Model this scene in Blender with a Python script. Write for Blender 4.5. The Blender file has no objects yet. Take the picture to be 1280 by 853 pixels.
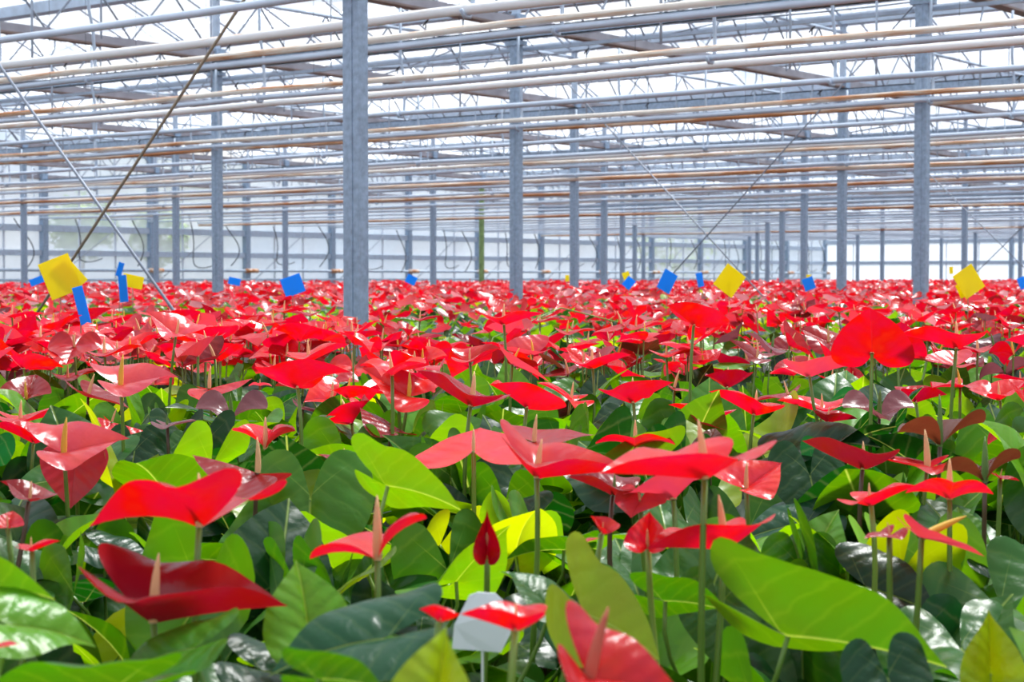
import bpy, math, random
import numpy as np
from mathutils import Vector, Matrix
random.seed(7); np.random.seed(7)
S = bpy.context.scene
C = S.collection
# ---------------------------------------------------------------- camera
F = 2189.0; YAW = 0.65799887; HOR = 346.0
EYE = Vector((0, 0, 1.65))
PITCH = math.atan((426.5 - HOR) / F)
cd = bpy.data.cameras.new('camera'); cam = bpy.data.objects.new('camera', cd); C.objects.link(cam)
cam.location = EYE
cam.rotation_euler = (math.pi / 2 - PITCH, 0, YAW)
cd.lens = F / 1280 * 36; cd.sensor_width = 36; cd.clip_start = .05; cd.clip_end = 500
cd.dof.use_dof = True; cd.dof.focus_distance = 3.6; cd.dof.aperture_fstop = 13.0
S.camera = cam
# ---------------------------------------------------------------- sky, sun, exposure
S.view_settings.view_transform = 'Standard'; S.view_settings.look = 'None'
S.view_settings.gamma = 1; S.view_settings.exposure = 0.6
W = bpy.data.worlds.new('sky'); S.world = W; W.use_nodes = True
nt = W.node_tree; nt.nodes.clear()
def wn(t, **k):
    n = nt.nodes.new(t)
    for a, b in k.items(): setattr(n, a, b)
    return n
tc = wn('ShaderNodeTexCoord'); mp = wn('ShaderNodeMapping'); mp.inputs['Scale'].default_value = (1, 1, 2.2)
nz = wn('ShaderNodeTexNoise'); nz.inputs['Scale'].default_value = 5.0; nz.inputs['Detail'].default_value = 5
cr = wn('ShaderNodeValToRGB')
cr.color_ramp.elements[0].position = .40; cr.color_ramp.elements[0].color = (.58, .74, .95, 1)
cr.color_ramp.elements[1].position = .60; cr.color_ramp.elements[1].color = (1.0, 1.0, 1.0, 1)
bg = wn('ShaderNodeBackground'); bg.inputs['Strength'].default_value = .77
wo = wn('ShaderNodeOutputWorld')
L = nt.links.new
L(tc.outputs['Generated'], mp.inputs['Vector']); L(mp.outputs[0], nz.inputs['Vector'])
L(nz.outputs[0], cr.inputs[0]); L(cr.outputs[0], bg.inputs[0]); L(bg.outputs[0], wo.inputs[0])
sd = bpy.data.lights.new('sun', 'SUN'); sd.energy = 7.4; sd.angle = math.radians(14); sd.color = (1, .97, .92)
sun = bpy.data.objects.new('sun', sd); C.objects.link(sun)
CF = Vector((-math.sin(YAW), math.cos(YAW), 0)); CR = Vector((math.cos(YAW), math.sin(YAW), 0))
sdir = (CF * -.45 + CR * -.28 + Vector((0, 0, -1))).normalized()      # high, from behind the scene and a little to the right
sdir = (CF * -.42 + CR * -.30 + Vector((0, 0, -1))).normalized()
sun.rotation_euler = sdir.to_track_quat('-Z', 'Y').to_euler()
try: S.cycles.transparent_max_bounces = 32
except Exception: pass
# ---------------------------------------------------------------- projection helpers (used only to read positions off the photograph)
cp, sp = math.cos(PITCH), math.sin(PITCH)
FW = CF * cp + Vector((0, 0, -sp)); UP = CF * sp + Vector((0, 0, cp))
def ray(px, py): return FW + CR * ((px - 640) / F) - UP * ((py - 426.5) / F)
def at_height(px, py, z): d = ray(px, py); return EYE + d * ((z - EYE.z) / d.z)
def at_depth(px, py, dep): return EYE + ray(px, py) * dep
def project(p):
    d = Vector(p) - EYE; z = d.dot(FW)
    if z < .05: return (-9999, -9999, z)
    return (640 + F * d.dot(CR) / z, 426.5 - F * d.dot(UP) / z, z)
# ---------------------------------------------------------------- object helpers
def tag(o, label=None, cat=None, group=None, kind=None):
    if label: o['label'] = label
    if cat: o['category'] = cat
    if group: o['group'] = group
    if kind: o['kind'] = kind
    return o
def link(name, me, parent=None, loc=None, color=None):
    o = bpy.data.objects.new(name, me); C.objects.link(o)
    if parent: o.parent = parent
    if loc is not None: o.location = loc
    if color: o.color = (*color, 1)
    return o
def empty(name, loc=(0, 0, 0)):
    o = bpy.data.objects.new(name, None); o.empty_display_size = .05; C.objects.link(o); o.location = loc; return o
class MB:
    def __init__(s): s.v = []; s.f = []; s.uv = {}
    def box(s, a, b):
        x0, y0, z0 = a; x1, y1, z1 = b; n = len(s.v)
        s.v += [(x0,y0,z0),(x1,y0,z0),(x1,y1,z0),(x0,y1,z0),(x0,y0,z1),(x1,y0,z1),(x1,y1,z1),(x0,y1,z1)]
        s.f += [tuple(n+i for i in q) for q in ((0,3,2,1),(4,5,6,7),(0,1,5,4),(1,2,6,5),(2,3,7,6),(3,0,4,7))]
        return s
    def tube(s, pts, r, n=6, r2=None):
        pts = [Vector(p) for p in pts]; b = len(s.v); m = len(pts)
        up = Vector((0, 0, 1)); prev = None
        for i, p in enumerate(pts):
            t = (pts[min(i+1, m-1)] - pts[max(i-1, 0)]).normalized()
            if prev is None:
                a = up if abs(t.z) < .9 else Vector((1, 0, 0)); u = t.cross(a).normalized()
            else: u = (prev - t * prev.dot(t)).normalized()
            prev = u; w = t.cross(u); rr = r if r2 is None else r + (r2 - r) * i / (m - 1)
            for k in range(n):
                an = 2 * math.pi * k / n; s.v.append(tuple(p + u * (rr * math.cos(an)) + w * (rr * math.sin(an))))
        for i in range(m - 1):
            for k in range(n):
                k2 = (k + 1) % n; s.f.append((b+i*n+k, b+i*n+k2, b+(i+1)*n+k2, b+(i+1)*n+k))
        s.f.append(tuple(b + k for k in reversed(range(n)))); s.f.append(tuple(b + (m-1)*n + k for k in range(n)))
        return s
    def mesh(s, name, mat, smooth=False):
        me = bpy.data.meshes.new(name); me.from_pydata(s.v, [], s.f); me.update()
        if mat: me.materials.append(mat)
        if smooth: me.shade_smooth()
        return me
# ---------------------------------------------------------------- materials
def mat(name):
    m = bpy.data.materials.new(name); m.use_nodes = True; t = m.node_tree; t.nodes.clear()
    def N(ty, **k):
        n = t.nodes.new(ty)
        for a, b in k.items():
            if a in n.inputs.keys() if isinstance(a, str) else False: n.inputs[a].default_value = b
            else: setattr(n, a, b)
        return n
    out = N('ShaderNodeOutputMaterial')
    return m, t, N, t.links.new, out
def setin(n, **k):
    for a, b in k.items(): n.inputs[a.replace('_', ' ')].default_value = b
    return n
def ramp(N, stops, interp='LINEAR'):
    r = N('ShaderNodeValToRGB'); e = r.color_ramp.elements; r.color_ramp.interpolation = interp
    while len(e) < len(stops): e.new(.5)
    for i, (p, c) in enumerate(stops): e[i].position = p; e[i].color = (*c, 1)
    return r
def simple(name, col, rough=.5, metal=0, spec=.5, noise=0, nscale=8, bump=0):
    m, t, N, K, out = mat(name); p = N('ShaderNodeBsdfPrincipled')
    p.inputs['Base Color'].default_value = (*col, 1); p.inputs['Roughness'].default_value = rough
    p.inputs['Metallic'].default_value = metal; p.inputs['Specular IOR Level'].default_value = spec
    if noise or bump:
        tcx = N('ShaderNodeTexCoord'); nz = N('ShaderNodeTexNoise'); nz.inputs['Scale'].default_value = nscale; nz.inputs['Detail'].default_value = 4
        K(tcx.outputs['Object'], nz.inputs['Vector'])
        if noise:
            r = ramp(N, [(.3, tuple(c * (1 - noise) for c in col)), (.7, tuple(min(1, c * (1 + noise)) for c in col))])
            K(nz.outputs[0], r.inputs[0]); K(r.outputs[0], p.inputs['Base Color'])
        if bump:
            b = N('ShaderNodeBump'); b.inputs['Strength'].default_value = bump; b.inputs['Distance'].default_value = .01
            K(nz.outputs[0], b.inputs['Height']); K(b.outputs[0], p.inputs['Normal'])
    K(p.outputs[0], out.inputs[0]); return m
def pipe_material(name, base, rust):
    """painted pipe; rust = how much of it has gone brown"""
    m, t, N, K, out = mat(name); p = setin(N('ShaderNodeBsdfPrincipled'), Roughness=.45)
    g = N('ShaderNodeNewGeometry'); mpn = N('ShaderNodeMapping'); mpn.inputs['Scale'].default_value = (.55, 6, 9)
    a = setin(N('ShaderNodeTexNoise'), Scale=1.3, Detail=3.0); b = setin(N('ShaderNodeTexNoise'), Scale=9.0, Detail=4.0)
    K(g.outputs['Position'], mpn.inputs['Vector']); K(mpn.outputs[0], a.inputs['Vector']); K(mpn.outputs[0], b.inputs['Vector'])
    mx = N('ShaderNodeMix', data_type='FLOAT'); mx.inputs[0].default_value = .32; K(a.outputs[0], mx.inputs[2]); K(b.outputs[0], mx.inputs[3])
    lo = .64 - rust * .3
    r = ramp(N, [(lo, base), (lo + .05, tuple(.5 * x + .5 * y for x, y in zip(base, (.60, .36, .18)))), (lo + .13, (.50, .20, .065)), (lo + .28, (.36, .13, .05))])
    K(mx.outputs[0], r.inputs[0]); K(r.outputs[0], p.inputs['Base Color']); K(p.outputs[0], out.inputs[0]); return m
M = {}
M['blue_pipe'] = simple('blue_grey_steel_paint', (.56, .64, .76), .28, .1, noise=.12, nscale=3)
M['tan_pipe'] = pipe_material('cream_paint_rusting', (.80, .74, .66), .50)
M['rust_pipe'] = pipe_material('cream_paint_heavy_rust', (.74, .65, .58), .78)
M['white_pipe'] = pipe_material('white_pipe_paint', (.86, .86, .86), .22)
M['steel'] = simple('galvanised_steel', (.29, .38, .50), .42, .15, noise=.22, nscale=30)
M['steel_light'] = simple('galvanised_steel_light', (.46, .55, .67), .5, .1, noise=.12, nscale=10)
M['chord'] = simple('weathered_truss_steel', (.34, .33, .37), .55, .1, noise=.2, nscale=5)
M['flange'] = simple('brown_flange', (.24, .17, .15), .6, noise=.2, nscale=5)  # darker, browner colour for the underside of the bottom chord
M['rod'] = simple('dark_steel_rod', (.22, .25, .31), .5, .4)
M['brown_rod'] = simple('brown_brace_rod', (.25, .20, .14), .6, .2, noise=.3, nscale=20)
M['dark'] = simple('dark_rubber', (.03, .035, .045), .6)
M['alu'] = simple('aluminium_glazing_bar', (.48, .55, .66), .4, .3)
M['mullion'] = simple('white_mullion_paint', (.68, .73, .80), .5)
M['bench'] = simple('dark_bench_mat', (.012, .014, .012), .9, noise=.4, nscale=20)
M['floor'] = simple('greenhouse_floor', (.16, .15, .13), .9, noise=.3, nscale=3, bump=.4)
M['whitep'] = simple('white_plastic', (.80, .84, .90), .4)
M['pot'] = simple('brown_plastic_pot', (.10, .05, .03), .6)
M['stick'] = simple('thin_cane', (.32, .27, .16), .7)
M['greenpost'] = simple('mossy_green_steel', (.22, .34, .12), .6, noise=.3, nscale=9)
# panes: thin whitened glass
def pane_mat(name, transp, tint):
    m, t, N, K, out = mat(name)
    tr = N('ShaderNodeBsdfTransparent'); tr.inputs[0].default_value = (*tint, 1)
    tl = N('ShaderNodeBsdfTranslucent'); tl.inputs[0].default_value = (.93, .95, 1, 1)
    df = N('ShaderNodeBsdfDiffuse'); df.inputs[0].default_value = (.85, .88, .93, 1)
    gl = setin(N('ShaderNodeBsdfGlossy'), Roughness=.06)
    m1 = N('ShaderNodeMixShader'); m1.inputs[0].default_value = .35; K(tl.outputs[0], m1.inputs[1]); K(df.outputs[0], m1.inputs[2])
    g = N('ShaderNodeNewGeometry'); nz = setin(N('ShaderNodeTexNoise'), Scale=.8, Detail=3.0); K(g.outputs['Position'], nz.inputs['Vector'])
    r = N('ShaderNodeMapRange'); setin(r, From_Min=.3, From_Max=.7, To_Min=transp - .12, To_Max=min(1, transp + .12)); K(nz.outputs[0], r.inputs[0])
    m2 = N('ShaderNodeMixShader'); K(r.outputs[0], m2.inputs[0]); K(m1.outputs[0], m2.inputs[1]); K(tr.outputs[0], m2.inputs[2])
    m3 = N('ShaderNodeMixShader'); m3.inputs[0].default_value = .04; K(m2.outputs[0], m3.inputs[1]); K(gl.outputs[0], m3.inputs[2])
    K(m3.outputs[0], out.inputs[0]); return m
M['pane'] = pane_mat('whitened_roof_glass', .85, (.97, .985, 1))
M['film'] = pane_mat('hazy_wall_sheet', .58, (.93, .97, 1))
def card_mat(name, col):
    m, t, N, K, out = mat(name); d = N('ShaderNodeBsdfDiffuse'); d.inputs[0].default_value = (*col, 1); tl = N('ShaderNodeBsdfTranslucent'); tl.inputs[0].default_value = (*col, 1)
    gl = setin(N('ShaderNodeBsdfGlossy'), Roughness=.3); m1 = N('ShaderNodeMixShader'); m1.inputs[0].default_value = .6; K(d.outputs[0], m1.inputs[1]); K(tl.outputs[0], m1.inputs[2])
    m2 = N('ShaderNodeMixShader'); m2.inputs[0].default_value = .03; K(m1.outputs[0], m2.inputs[1]); K(gl.outputs[0], m2.inputs[2]); K(m2.outputs[0], out.inputs[0]); return m
M['yellow'] = card_mat('yellow_sticky_card', (1.0, .88, .0)); M['blue'] = card_mat('blue_sticky_card', (.0, .43, 1.0))
# plant tissue: colour comes from the object (obj.color) so that meshes can be shared
def tissue(name, kind, source='object'):
    m, t, N, K, out = mat(name)
    if source == 'object': col = N('ShaderNodeObjectInfo').outputs['Color']
    else: col = N('ShaderNodeVertexColor', layer_name='col').outputs['Color']
    uvn = N('ShaderNodeUVMap', uv_map='flat'); sx = N('ShaderNodeSeparateXYZ'); K(uvn.outputs[0], sx.inputs[0])
    def ma(op, a, b=None, c=None):
        n = N('ShaderNodeMath', operation=op)
        for i, v in enumerate((a, b, c)):
            if v is None: continue
            if isinstance(v, (int, float)): n.inputs[i].default_value = v
            else: K(v, n.inputs[i])
        return n.outputs[0]
    oi = N('ShaderNodeObjectInfo').outputs['Random']
    x = ma('SUBTRACT', sx.outputs[0], .5); y = ma('SUBTRACT', sx.outputs[1], .35)
    ax = ma('ABSOLUTE', x)
    nz = setin(N('ShaderNodeTexNoise'), Scale=7.0, Detail=3.0); K(uvn.outputs[0], nz.inputs['Vector'])
    wob = ma('MULTIPLY', ma('SUBTRACT', nz.outputs[0], .5), .10)
    ang = ma('ARCTAN2', ax, ma('ADD', y, .03))
    rad = ma('SQRT', ma('ADD', ma('MULTIPLY', x, x), ma('MULTIPLY', y, y)))
    if kind == 'leaf':
        q = ma('ADD', ma('SUBTRACT', y, ma('MULTIPLY', ax, .75)), wob)
        freq = 38.0
    else:
        q = ma('ADD', ma('SUBTRACT', y, ma('MULTIPLY', ax, 1.1)), wob)
        freq = 30.0
    v = ma('SINE', ma('MULTIPLY', q, freq))                      # lateral veins
    vein = ma('POWER', ma('MULTIPLY', ma('ADD', v, 1.0),   .5), 14.0)
    mid = ma('SUBTRACT', 1.0, ma('MINIMUM', ma('MULTIPLY', ax, 75.0), 1.0))   # midrib
    base_ang = ma('SUBTRACT', ang, 2.35)
    rib = ma('MULTIPLY', ma('SUBTRACT', 1.0, ma('MINIMUM', ma('ADD', ma('MULTIPLY', rad, 2.2), ma('MULTIPLY', ma('ABSOLUTE', base_ang), ma('MULTIPLY', rad, 90.0))), 1.0)), 1.0)
    lines = ma('MINIMUM', ma('ADD', ma('ADD', ma('MULTIPLY', vein, .08 if kind == 'leaf' else .06), mid), ma('MULTIPLY', rib, .6)), 1.0)
    bmp = N('ShaderNodeBump'); bmp.inputs['Strength'].default_value = .35 if kind == 'leaf' else .26; bmp.inputs['Distance'].default_value = .0022
    hgt = ma('ADD', ma('ADD', ma('MULTIPLY', v, -.5), ma('MULTIPLY', mid, -1.2)), ma('MULTIPLY', nz.outputs[0], 2.6)); K(hgt, bmp.inputs['Height'])
    geo = N('ShaderNodeNewGeometry')
    n2 = setin(N('ShaderNodeTexNoise'), Scale=3.0, Detail=2.0)
    mpn = N('ShaderNodeMapping'); K(uvn.outputs[0], mpn.inputs['Vector']); cmb = N('ShaderNodeCombineXYZ'); K(ma('MULTIPLY', oi, 37.0), cmb.inputs[2]); K(cmb.outputs[0], mpn.inputs['Location']); K(mpn.outputs[0], n2.inputs['Vector'])
    hv = N('ShaderNodeHueSaturation'); K(ma('ADD', .80, ma('MULTIPLY', n2.outputs[0], .4)), hv.inputs['Value'])
    K(ma('ADD', .5, ma('MULTIPLY', ma('SUBTRACT', n2.outputs[0], .5), .025 if kind != 'leaf' else .05)), hv.inputs['Hue']); K(col, hv.inputs['Color'])
    lin = N('ShaderNodeMix', data_type='RGBA'); K(ma('MULTIPLY', lines, .55 if kind == 'leaf' else .25), lin.inputs[0]); K(hv.outputs[0], lin.inputs[6])
    lin.inputs[7].default_value = (.42, .55, .14, 1) if kind == 'leaf' else (.45, .02, .03, 1)
    # underside a touch paler / more orange and matt
    und = N('ShaderNodeMix', data_type='RGBA'); K(geo.outputs['Backfacing'], und.inputs[0]); K(lin.outputs[2], und.inputs[6])
    hs2 = N('ShaderNodeHueSaturation'); K(lin.outputs[2], hs2.inputs['Color'])
    if kind == 'leaf': setin(hs2, Hue=.485, Saturation=.95, Value=1.5)
    else: setin(hs2, Hue=.498, Saturation=1.0, Value=.95)
    K(hs2.outputs[0], und.inputs[7])
    p = setin(N('ShaderNodeBsdfPrincipled'), Coat_Weight=.22 if kind != 'leaf' else .0, Coat_Roughness=.12)
    p.inputs['IOR'].default_value = 1.42 if kind != 'leaf' else 1.45
    ro = N('ShaderNodeMix', data_type='FLOAT'); K(geo.outputs['Backfacing'], ro.inputs[0]); ro.inputs[2].default_value = .26 if kind != 'leaf' else .33; ro.inputs[3].default_value = .55
    K(ro.outputs[0], p.inputs['Roughness']); K(und.outputs[2], p.inputs['Base Color']); K(bmp.outputs[0], p.inputs['Normal'])
    tl = N('ShaderNodeBsdfTranslucent'); hs3 = N('ShaderNodeHueSaturation'); K(lin.outputs[2], hs3.inputs['Color'])
    if kind == 'leaf': setin(hs3, Hue=.468, Saturation=1.15, Value=2.3)
    else: setin(hs3, Hue=.497, Saturation=1.02, Value=1.15)
    K(hs3.outputs[0], tl.inputs[0])
    mx = N('ShaderNodeMixShader'); mx.inputs[0].default_value = .42 if kind == 'leaf' else .42
    K(p.outputs[0], mx.inputs[1]); K(tl.outputs[0], mx.inputs[2]); K(mx.outputs[0], out.inputs[0])
    return m
M['leaf'] = tissue('anthurium_leaf_tissue', 'leaf')
M['spathe'] = tissue('anthurium_spathe_tissue', 'spathe')
M['leaf_far'] = tissue('anthurium_leaf_tissue_far', 'leaf', 'vc')
M['spathe_far'] = tissue('anthurium_spathe_tissue_far', 'spathe', 'vc')
def obj_colour(name, rough, gradient=None, bump=0):
    m, t, N, K, out = mat(name); p = setin(N('ShaderNodeBsdfPrincipled'), Roughness=rough)
    oi = N('ShaderNodeObjectInfo'); K(oi.outputs['Color'], p.inputs['Base Color'])
    if bump:
        tcx = N('ShaderNodeTexCoord'); v = setin(N('ShaderNodeTexVoronoi'), Scale=700.0); K(tcx.outputs['Object'], v.inputs['Vector'])
        b = N('ShaderNodeBump'); b.inputs['Strength'].default_value = bump; b.inputs['Distance'].default_value = .001; K(v.outputs[0], b.inputs['Height']); K(b.outputs[0], p.inputs['Normal'])
    K(p.outputs[0], out.inputs[0]); return m
M['stem'] = obj_colour('stem_skin', .4)
M['spadix'] = obj_colour('spadix_skin', .5, bump=.5)
# ================================================================ THE SETTING
A_ = 3.94482838; GX = -5.7791; GY = 6.2434; WX = GX - 7 * A_; WY = GY + 9 * 6.4
EZ = 1.65
def ordinal(n):
    w = ['zeroth','first','second','third','fourth','fifth','sixth','seventh','eighth','ninth','tenth','eleventh','twelfth','thirteenth','fourteenth','fifteenth','sixteenth','seventeenth','eighteenth','nineteenth','twentieth']
    if n <= 20: return w[n]
    t = {2:'twenty',3:'thirty',4:'forty'}[n // 10]
    return (t + '-' + w[n % 10]) if n % 10 else {3:'thirtieth',4:'fortieth'}[n // 10]
# floor
fl = link('floor', MB().box((WX - 10, -6, -.1), (12, WY + 10, 0)).mesh('floor', M['floor'])); fl['kind'] = 'structure'
def struct(name, mb=None, m=None):
    o = link(name, mb.mesh(name, m)) if mb else empty(name); o['kind'] = 'structure'; return o
# --- left wall (runs along Y at X = WX)
wl = struct('wall_left'); Y0 = 22.24; Y1 = WY
nb = int(round((Y1 - Y0) / 3.2))
levels = [(.0, 1.08), (1.10, 1.76), (1.82, 2.16), (2.24, 2.72), (2.82, 4.7)]
sheet = {}
for k, (z0, z1) in enumerate([(0.05, 2.17), (2.23, 2.74), (2.80, 4.72)]):
    sheet[k] = MB().box((-.006, .012, z0), (.006, 1.055, z1)).mesh('sheet', M['film'])
post = MB().box((-.02, -.075, 0), (.14, .075, 4.75)).mesh('wall_post', M['steel'])
mull = MB().box((-.02, -.018, 0), (.03, .018, 4.72)).mesh('mullion', M['mullion'])
for b in range(nb + 1):
    y = Y0 + 3.2 * b
    o = link('wall_post', post, wl, (WX, y, 0))
    if b < nb:
        for q in range(3):
            yy = y + 3.2 / 3 * q
            if q: link('mullion', mull, wl, (WX, yy, 0))
            for k in sheet: link('wall_sheet', sheet[k], wl, (WX, yy, 0))
for h, w in ((2.77, .15), (2.20, .13)):
    link('wall_rail', MB().box((-.03, Y0, h - w / 2), (.10, Y1, h + w / 2)).mesh('wall_rail', M['steel_light']), wl, (WX, 0, 0))
for h, r in ((1.80, .035), (1.57, .03)):
    link('wall_heating_pipe', MB().tube([(.24, Y0, h), (.24, Y1, h)], r, 8).mesh('wall_heating_pipe', M['steel_light'], True), wl, (WX, 0, 0))
for b in range(nb + 1):
    y = Y0 + 3.2 * b
    link('pipe_fitting', MB().tube([(.24, -.22, 1.80), (.24, .22, 1.80)], .055, 8).mesh('pipe_fitting', M['rust_pipe'], True), wl, (WX, y, 0))
rc = random.Random(3)
for b in range(nb):                                     # black cables hanging in loops along the wall
    for s in range(2):
        y = Y0 + 3.2 * b + rc.uniform(.5, 1.3) + 1.2 * s; top = rc.uniform(2.95, 3.25); low = rc.uniform(1.72, 2.0); dy = rc.uniform(.5, .95); pts = []
        for i in range(15):
            t = i / 14
            if s == 0: pts.append((.3, y + dy * (t ** 2.2) + .12 * math.sin(t * 7), top - (top - low) * math.sin(t * math.pi / 2 * 1.25) / math.sin(min(math.pi/2, math.pi/2)) ))
            else: pts.append((.3, y + dy * math.sin(t * math.pi) * .5 + .2 * t, top - (top - low) * t ** .8))
        link('cable', MB().tube(pts, .014, 5).mesh('cable', M['dark'], True), wl, (WX, 0, 0))
    y = Y0 + 3.2 * b
    link('brace_rod', MB().tube([(.2, y + .2, 1.6), (.2, y + 2.0, 2.8)], .012, 5).mesh('brace_rod', M['rod']), wl, (WX, 0, 0))
# --- right wall (runs along X at Y = WY)
wr = struct('wall_right'); nbx = 6
sheetx = {}
for k, (z0, z1) in enumerate([(0.05, 2.17), (2.23, 3.0), (3.06, 4.72)]):
    sheetx[k] = MB().box((.012, -.006, z0), (1.303, .006, z1)).mesh('sheet', M['film'])
postx = MB().box((-.075, -.14, 0), (.075, .02, 4.75)).mesh('wall_post', M['steel'])
mullx = MB().box((-.018, -.03, 0), (.018, .02, 4.72)).mesh('mullion', M['mullion'])
for b in range(nbx + 1):
    x = WX + A_ * b
    if b: link('wall_post', postx, wr, (x, WY, 0))
    if b < nbx:
        for q in range(3):
            xx = x + A_ / 3 * q
            if q: link('mullion', mullx, wr, (xx, WY, 0))
            for k in sheetx: link('wall_sheet', sheetx[k], wr, (xx, WY, 0))
for h, w in ((3.03, .15), (2.20, .13)):
    link('wall_rail', MB().box((WX + .1, -.10, h - w / 2), (WX + A_ * nbx, .03, h + w / 2)).mesh('wall_rail', M['steel_light']), wr, (0, WY, 0))
# --- glass roof: 3.2 m spans, gutters along X, panes sloping in Y
ce = struct('ceiling'); GZ = 4.75; RISE = .66; SP = 3.2; PW = A_ / 4
k0, k1 = 1, 18                                           # gutters at GY + 3.2 k
half = SP / 2; ln = math.hypot(half - .06, RISE)
pane_up = bpy.data.meshes.new('pane')
def pane_mesh(sgn):
    ya, yb = (.06, half) if sgn > 0 else (half, SP - .06)
    za, zb = (0.0, RISE) if sgn > 0 else (RISE, 0.0)
    v = [(.02, ya, za), (PW - .02, ya, za), (PW - .02, yb, zb), (.02, yb, zb)]
    v += [(x, y, z + .006) for x, y, z in v]
    me = bpy.data.meshes.new('pane'); me.from_pydata(v, [], [(0,3,2,1),(4,5,6,7),(0,1,5,4),(1,2,6,5),(2,3,7,6),(3,0,4,7)]); me.materials.append(M['pane']); return me
pms = {1: pane_mesh(1), -1: pane_mesh(-1)}
cells = []
XR = 6.0
nx = int((XR - WX) / PW)
for k in range(-2, 18):
    y = GY + SP * k
    for i in range(nx):
        x = WX + PW * i
        u, v, z = project((x + PW / 2, y + half, GZ + .3))
        for s in (1, -1): cells.append((0 if (0 < u < 1280 and 0 < v < 853 and z > 0) else 1, z if z > 0 else 99, x, y, s))
cells.sort()
rest = MB()
for n, (vis, z, x, y, s) in enumerate(cells):
    if n < 300: link('pane', pms[s], ce, (x, y, GZ))
    else:
        me = pms[s]; b = len(rest.v)
        for v in me.vertices: rest.v.append((v.co.x + x, v.co.y + y, v.co.z + GZ))
        for p in me.polygons: rest.f.append(tuple(b + q for q in p.vertices))
o = link('distant_panes', rest.mesh('distant_panes', M['pane']), ce); o['kind'] = 'stuff'
bars = MB()
for k in range(-2, 18):
    y = GY + SP * k
    for i in range(nx + 1):
        x = WX + PW * i
        bars.tube([(x, y + .05, GZ - .02), (x, y + half, GZ + RISE - .02), (x, y + SP - .05, GZ - .02)], .017, 4)
o = link('glazing_bars', bars.mesh('glazing_bars', M['alu']), ce); o['kind'] = 'stuff'
for k in range(-2, 19):
    y = GY + SP * k
    m_ = MB(); m_.box((WX, y - .09, GZ - .07), (XR, y - .07, GZ + .03)); m_.box((WX, y + .07, GZ - .07), (XR, y + .09, GZ + .03)); m_.box((WX, y - .09, GZ - .10), (XR, y + .09, GZ - .07))
    link('gutter', m_.mesh('gutter', M['steel_light']), ce)
    link('ridge_bar', MB().box((WX, y + half - .025, GZ + RISE - .04), (XR, y + half + .025, GZ + RISE + .03)).mesh('ridge_bar', M['alu']), ce)
# white and pale-green growth outside the far wall, seen dimly through the sheets
def bush(px, dep, zc, r, col):
    d0 = ray(px, 346); p = EYE + d0 * ((WX - EYE.x) / d0.x); p.x -= r + 1.2; rr = random.Random(int(px))
    m_ = MB(); n = 1100
    for i in range(n):
        d = Vector((rr.gauss(0, 1), rr.gauss(0, 1), rr.gauss(0, .8))); d = d.normalized() * rr.uniform(.5, 1) * r
        c = Vector((0, 0, zc)) + Vector((d.x, d.y, d.z)); s = .10; a = Vector((rr.gauss(0,1), rr.gauss(0,1), rr.gauss(0,1))).normalized(); b_ = a.cross(Vector((0, .3, 1))).normalized()
        q = len(m_.v); m_.v += [tuple(c - a*s), tuple(c + b_*s*.6), tuple(c + a*s), tuple(c - b_*s*.6)]; m_.f.append((q, q+1, q+2, q+3))
    t = empty('bush', (p.x, p.y, 0))
    link('foliage', m_.mesh('foliage', simple('bush_leaf', col, .7)), t)
    link('trunk', MB().tube([(0, 0, 0), (.05, 0, zc)], .07, 6, .03).mesh('trunk', M['stick']), t)
    return t
for px, dep, zc, r, lab in ((172, 43, 2.9, .9, 'yellow-green bush seen dimly through the far wall at the left'), (265, 46, 2.7, .8, 'yellow-green bush dim behind the far wall left of the second tall column'), (925, 61, 2.9, 1.7, 'yellow-green bush dim behind the far wall above the yellow diamond card')):
    tag(bush(px, dep + 3, zc, r, (.45, .62, .06)), lab, 'bush')
# ================================================================ STEEL FRAME (things)
col_low = MB(); 
for a, b in (((-.05, -.035, 0), (.05, -.027, 3.86)), ((-.05, .027, 0), (.05, .035, 3.86)), ((-.05, -.027, 0), (-.042, .027, 3.86)), ((.042, -.027, 0), (.05, .027, 3.86)), ((-.012, -.039, 0), (.012, -.035, 3.86))): col_low.box(a, b)
col_low = col_low.mesh('post', M['steel'])
col_up = MB().box((-.032, -.025, 3.86), (.032, .025, 4.66)).mesh('upper_post', M['steel_light'])
col_base = MB().box((-.10, -.10, 0), (.10, .10, .012)).mesh('base_plate', M['steel'])
col_brk = MB().box((-.07, -.06, 3.90), (.07, .06, 4.02)).box((-.09, -.05, 3.74), (.09, .05, 3.78)).mesh('bracket', M['steel'])
cols = []
for i in range(-6, 3):
    for j in range(-1, 9):
        x = GX + i * A_; y = GY + j * 6.4; u, v, z = project((x, y, EZ))
        if z > 3 and -260 < u < 1650: cols.append((u, z, x, y, i, j))
cols.sort()
vis = [c for c in cols if 0 <= c[0] <= 1280]
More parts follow.
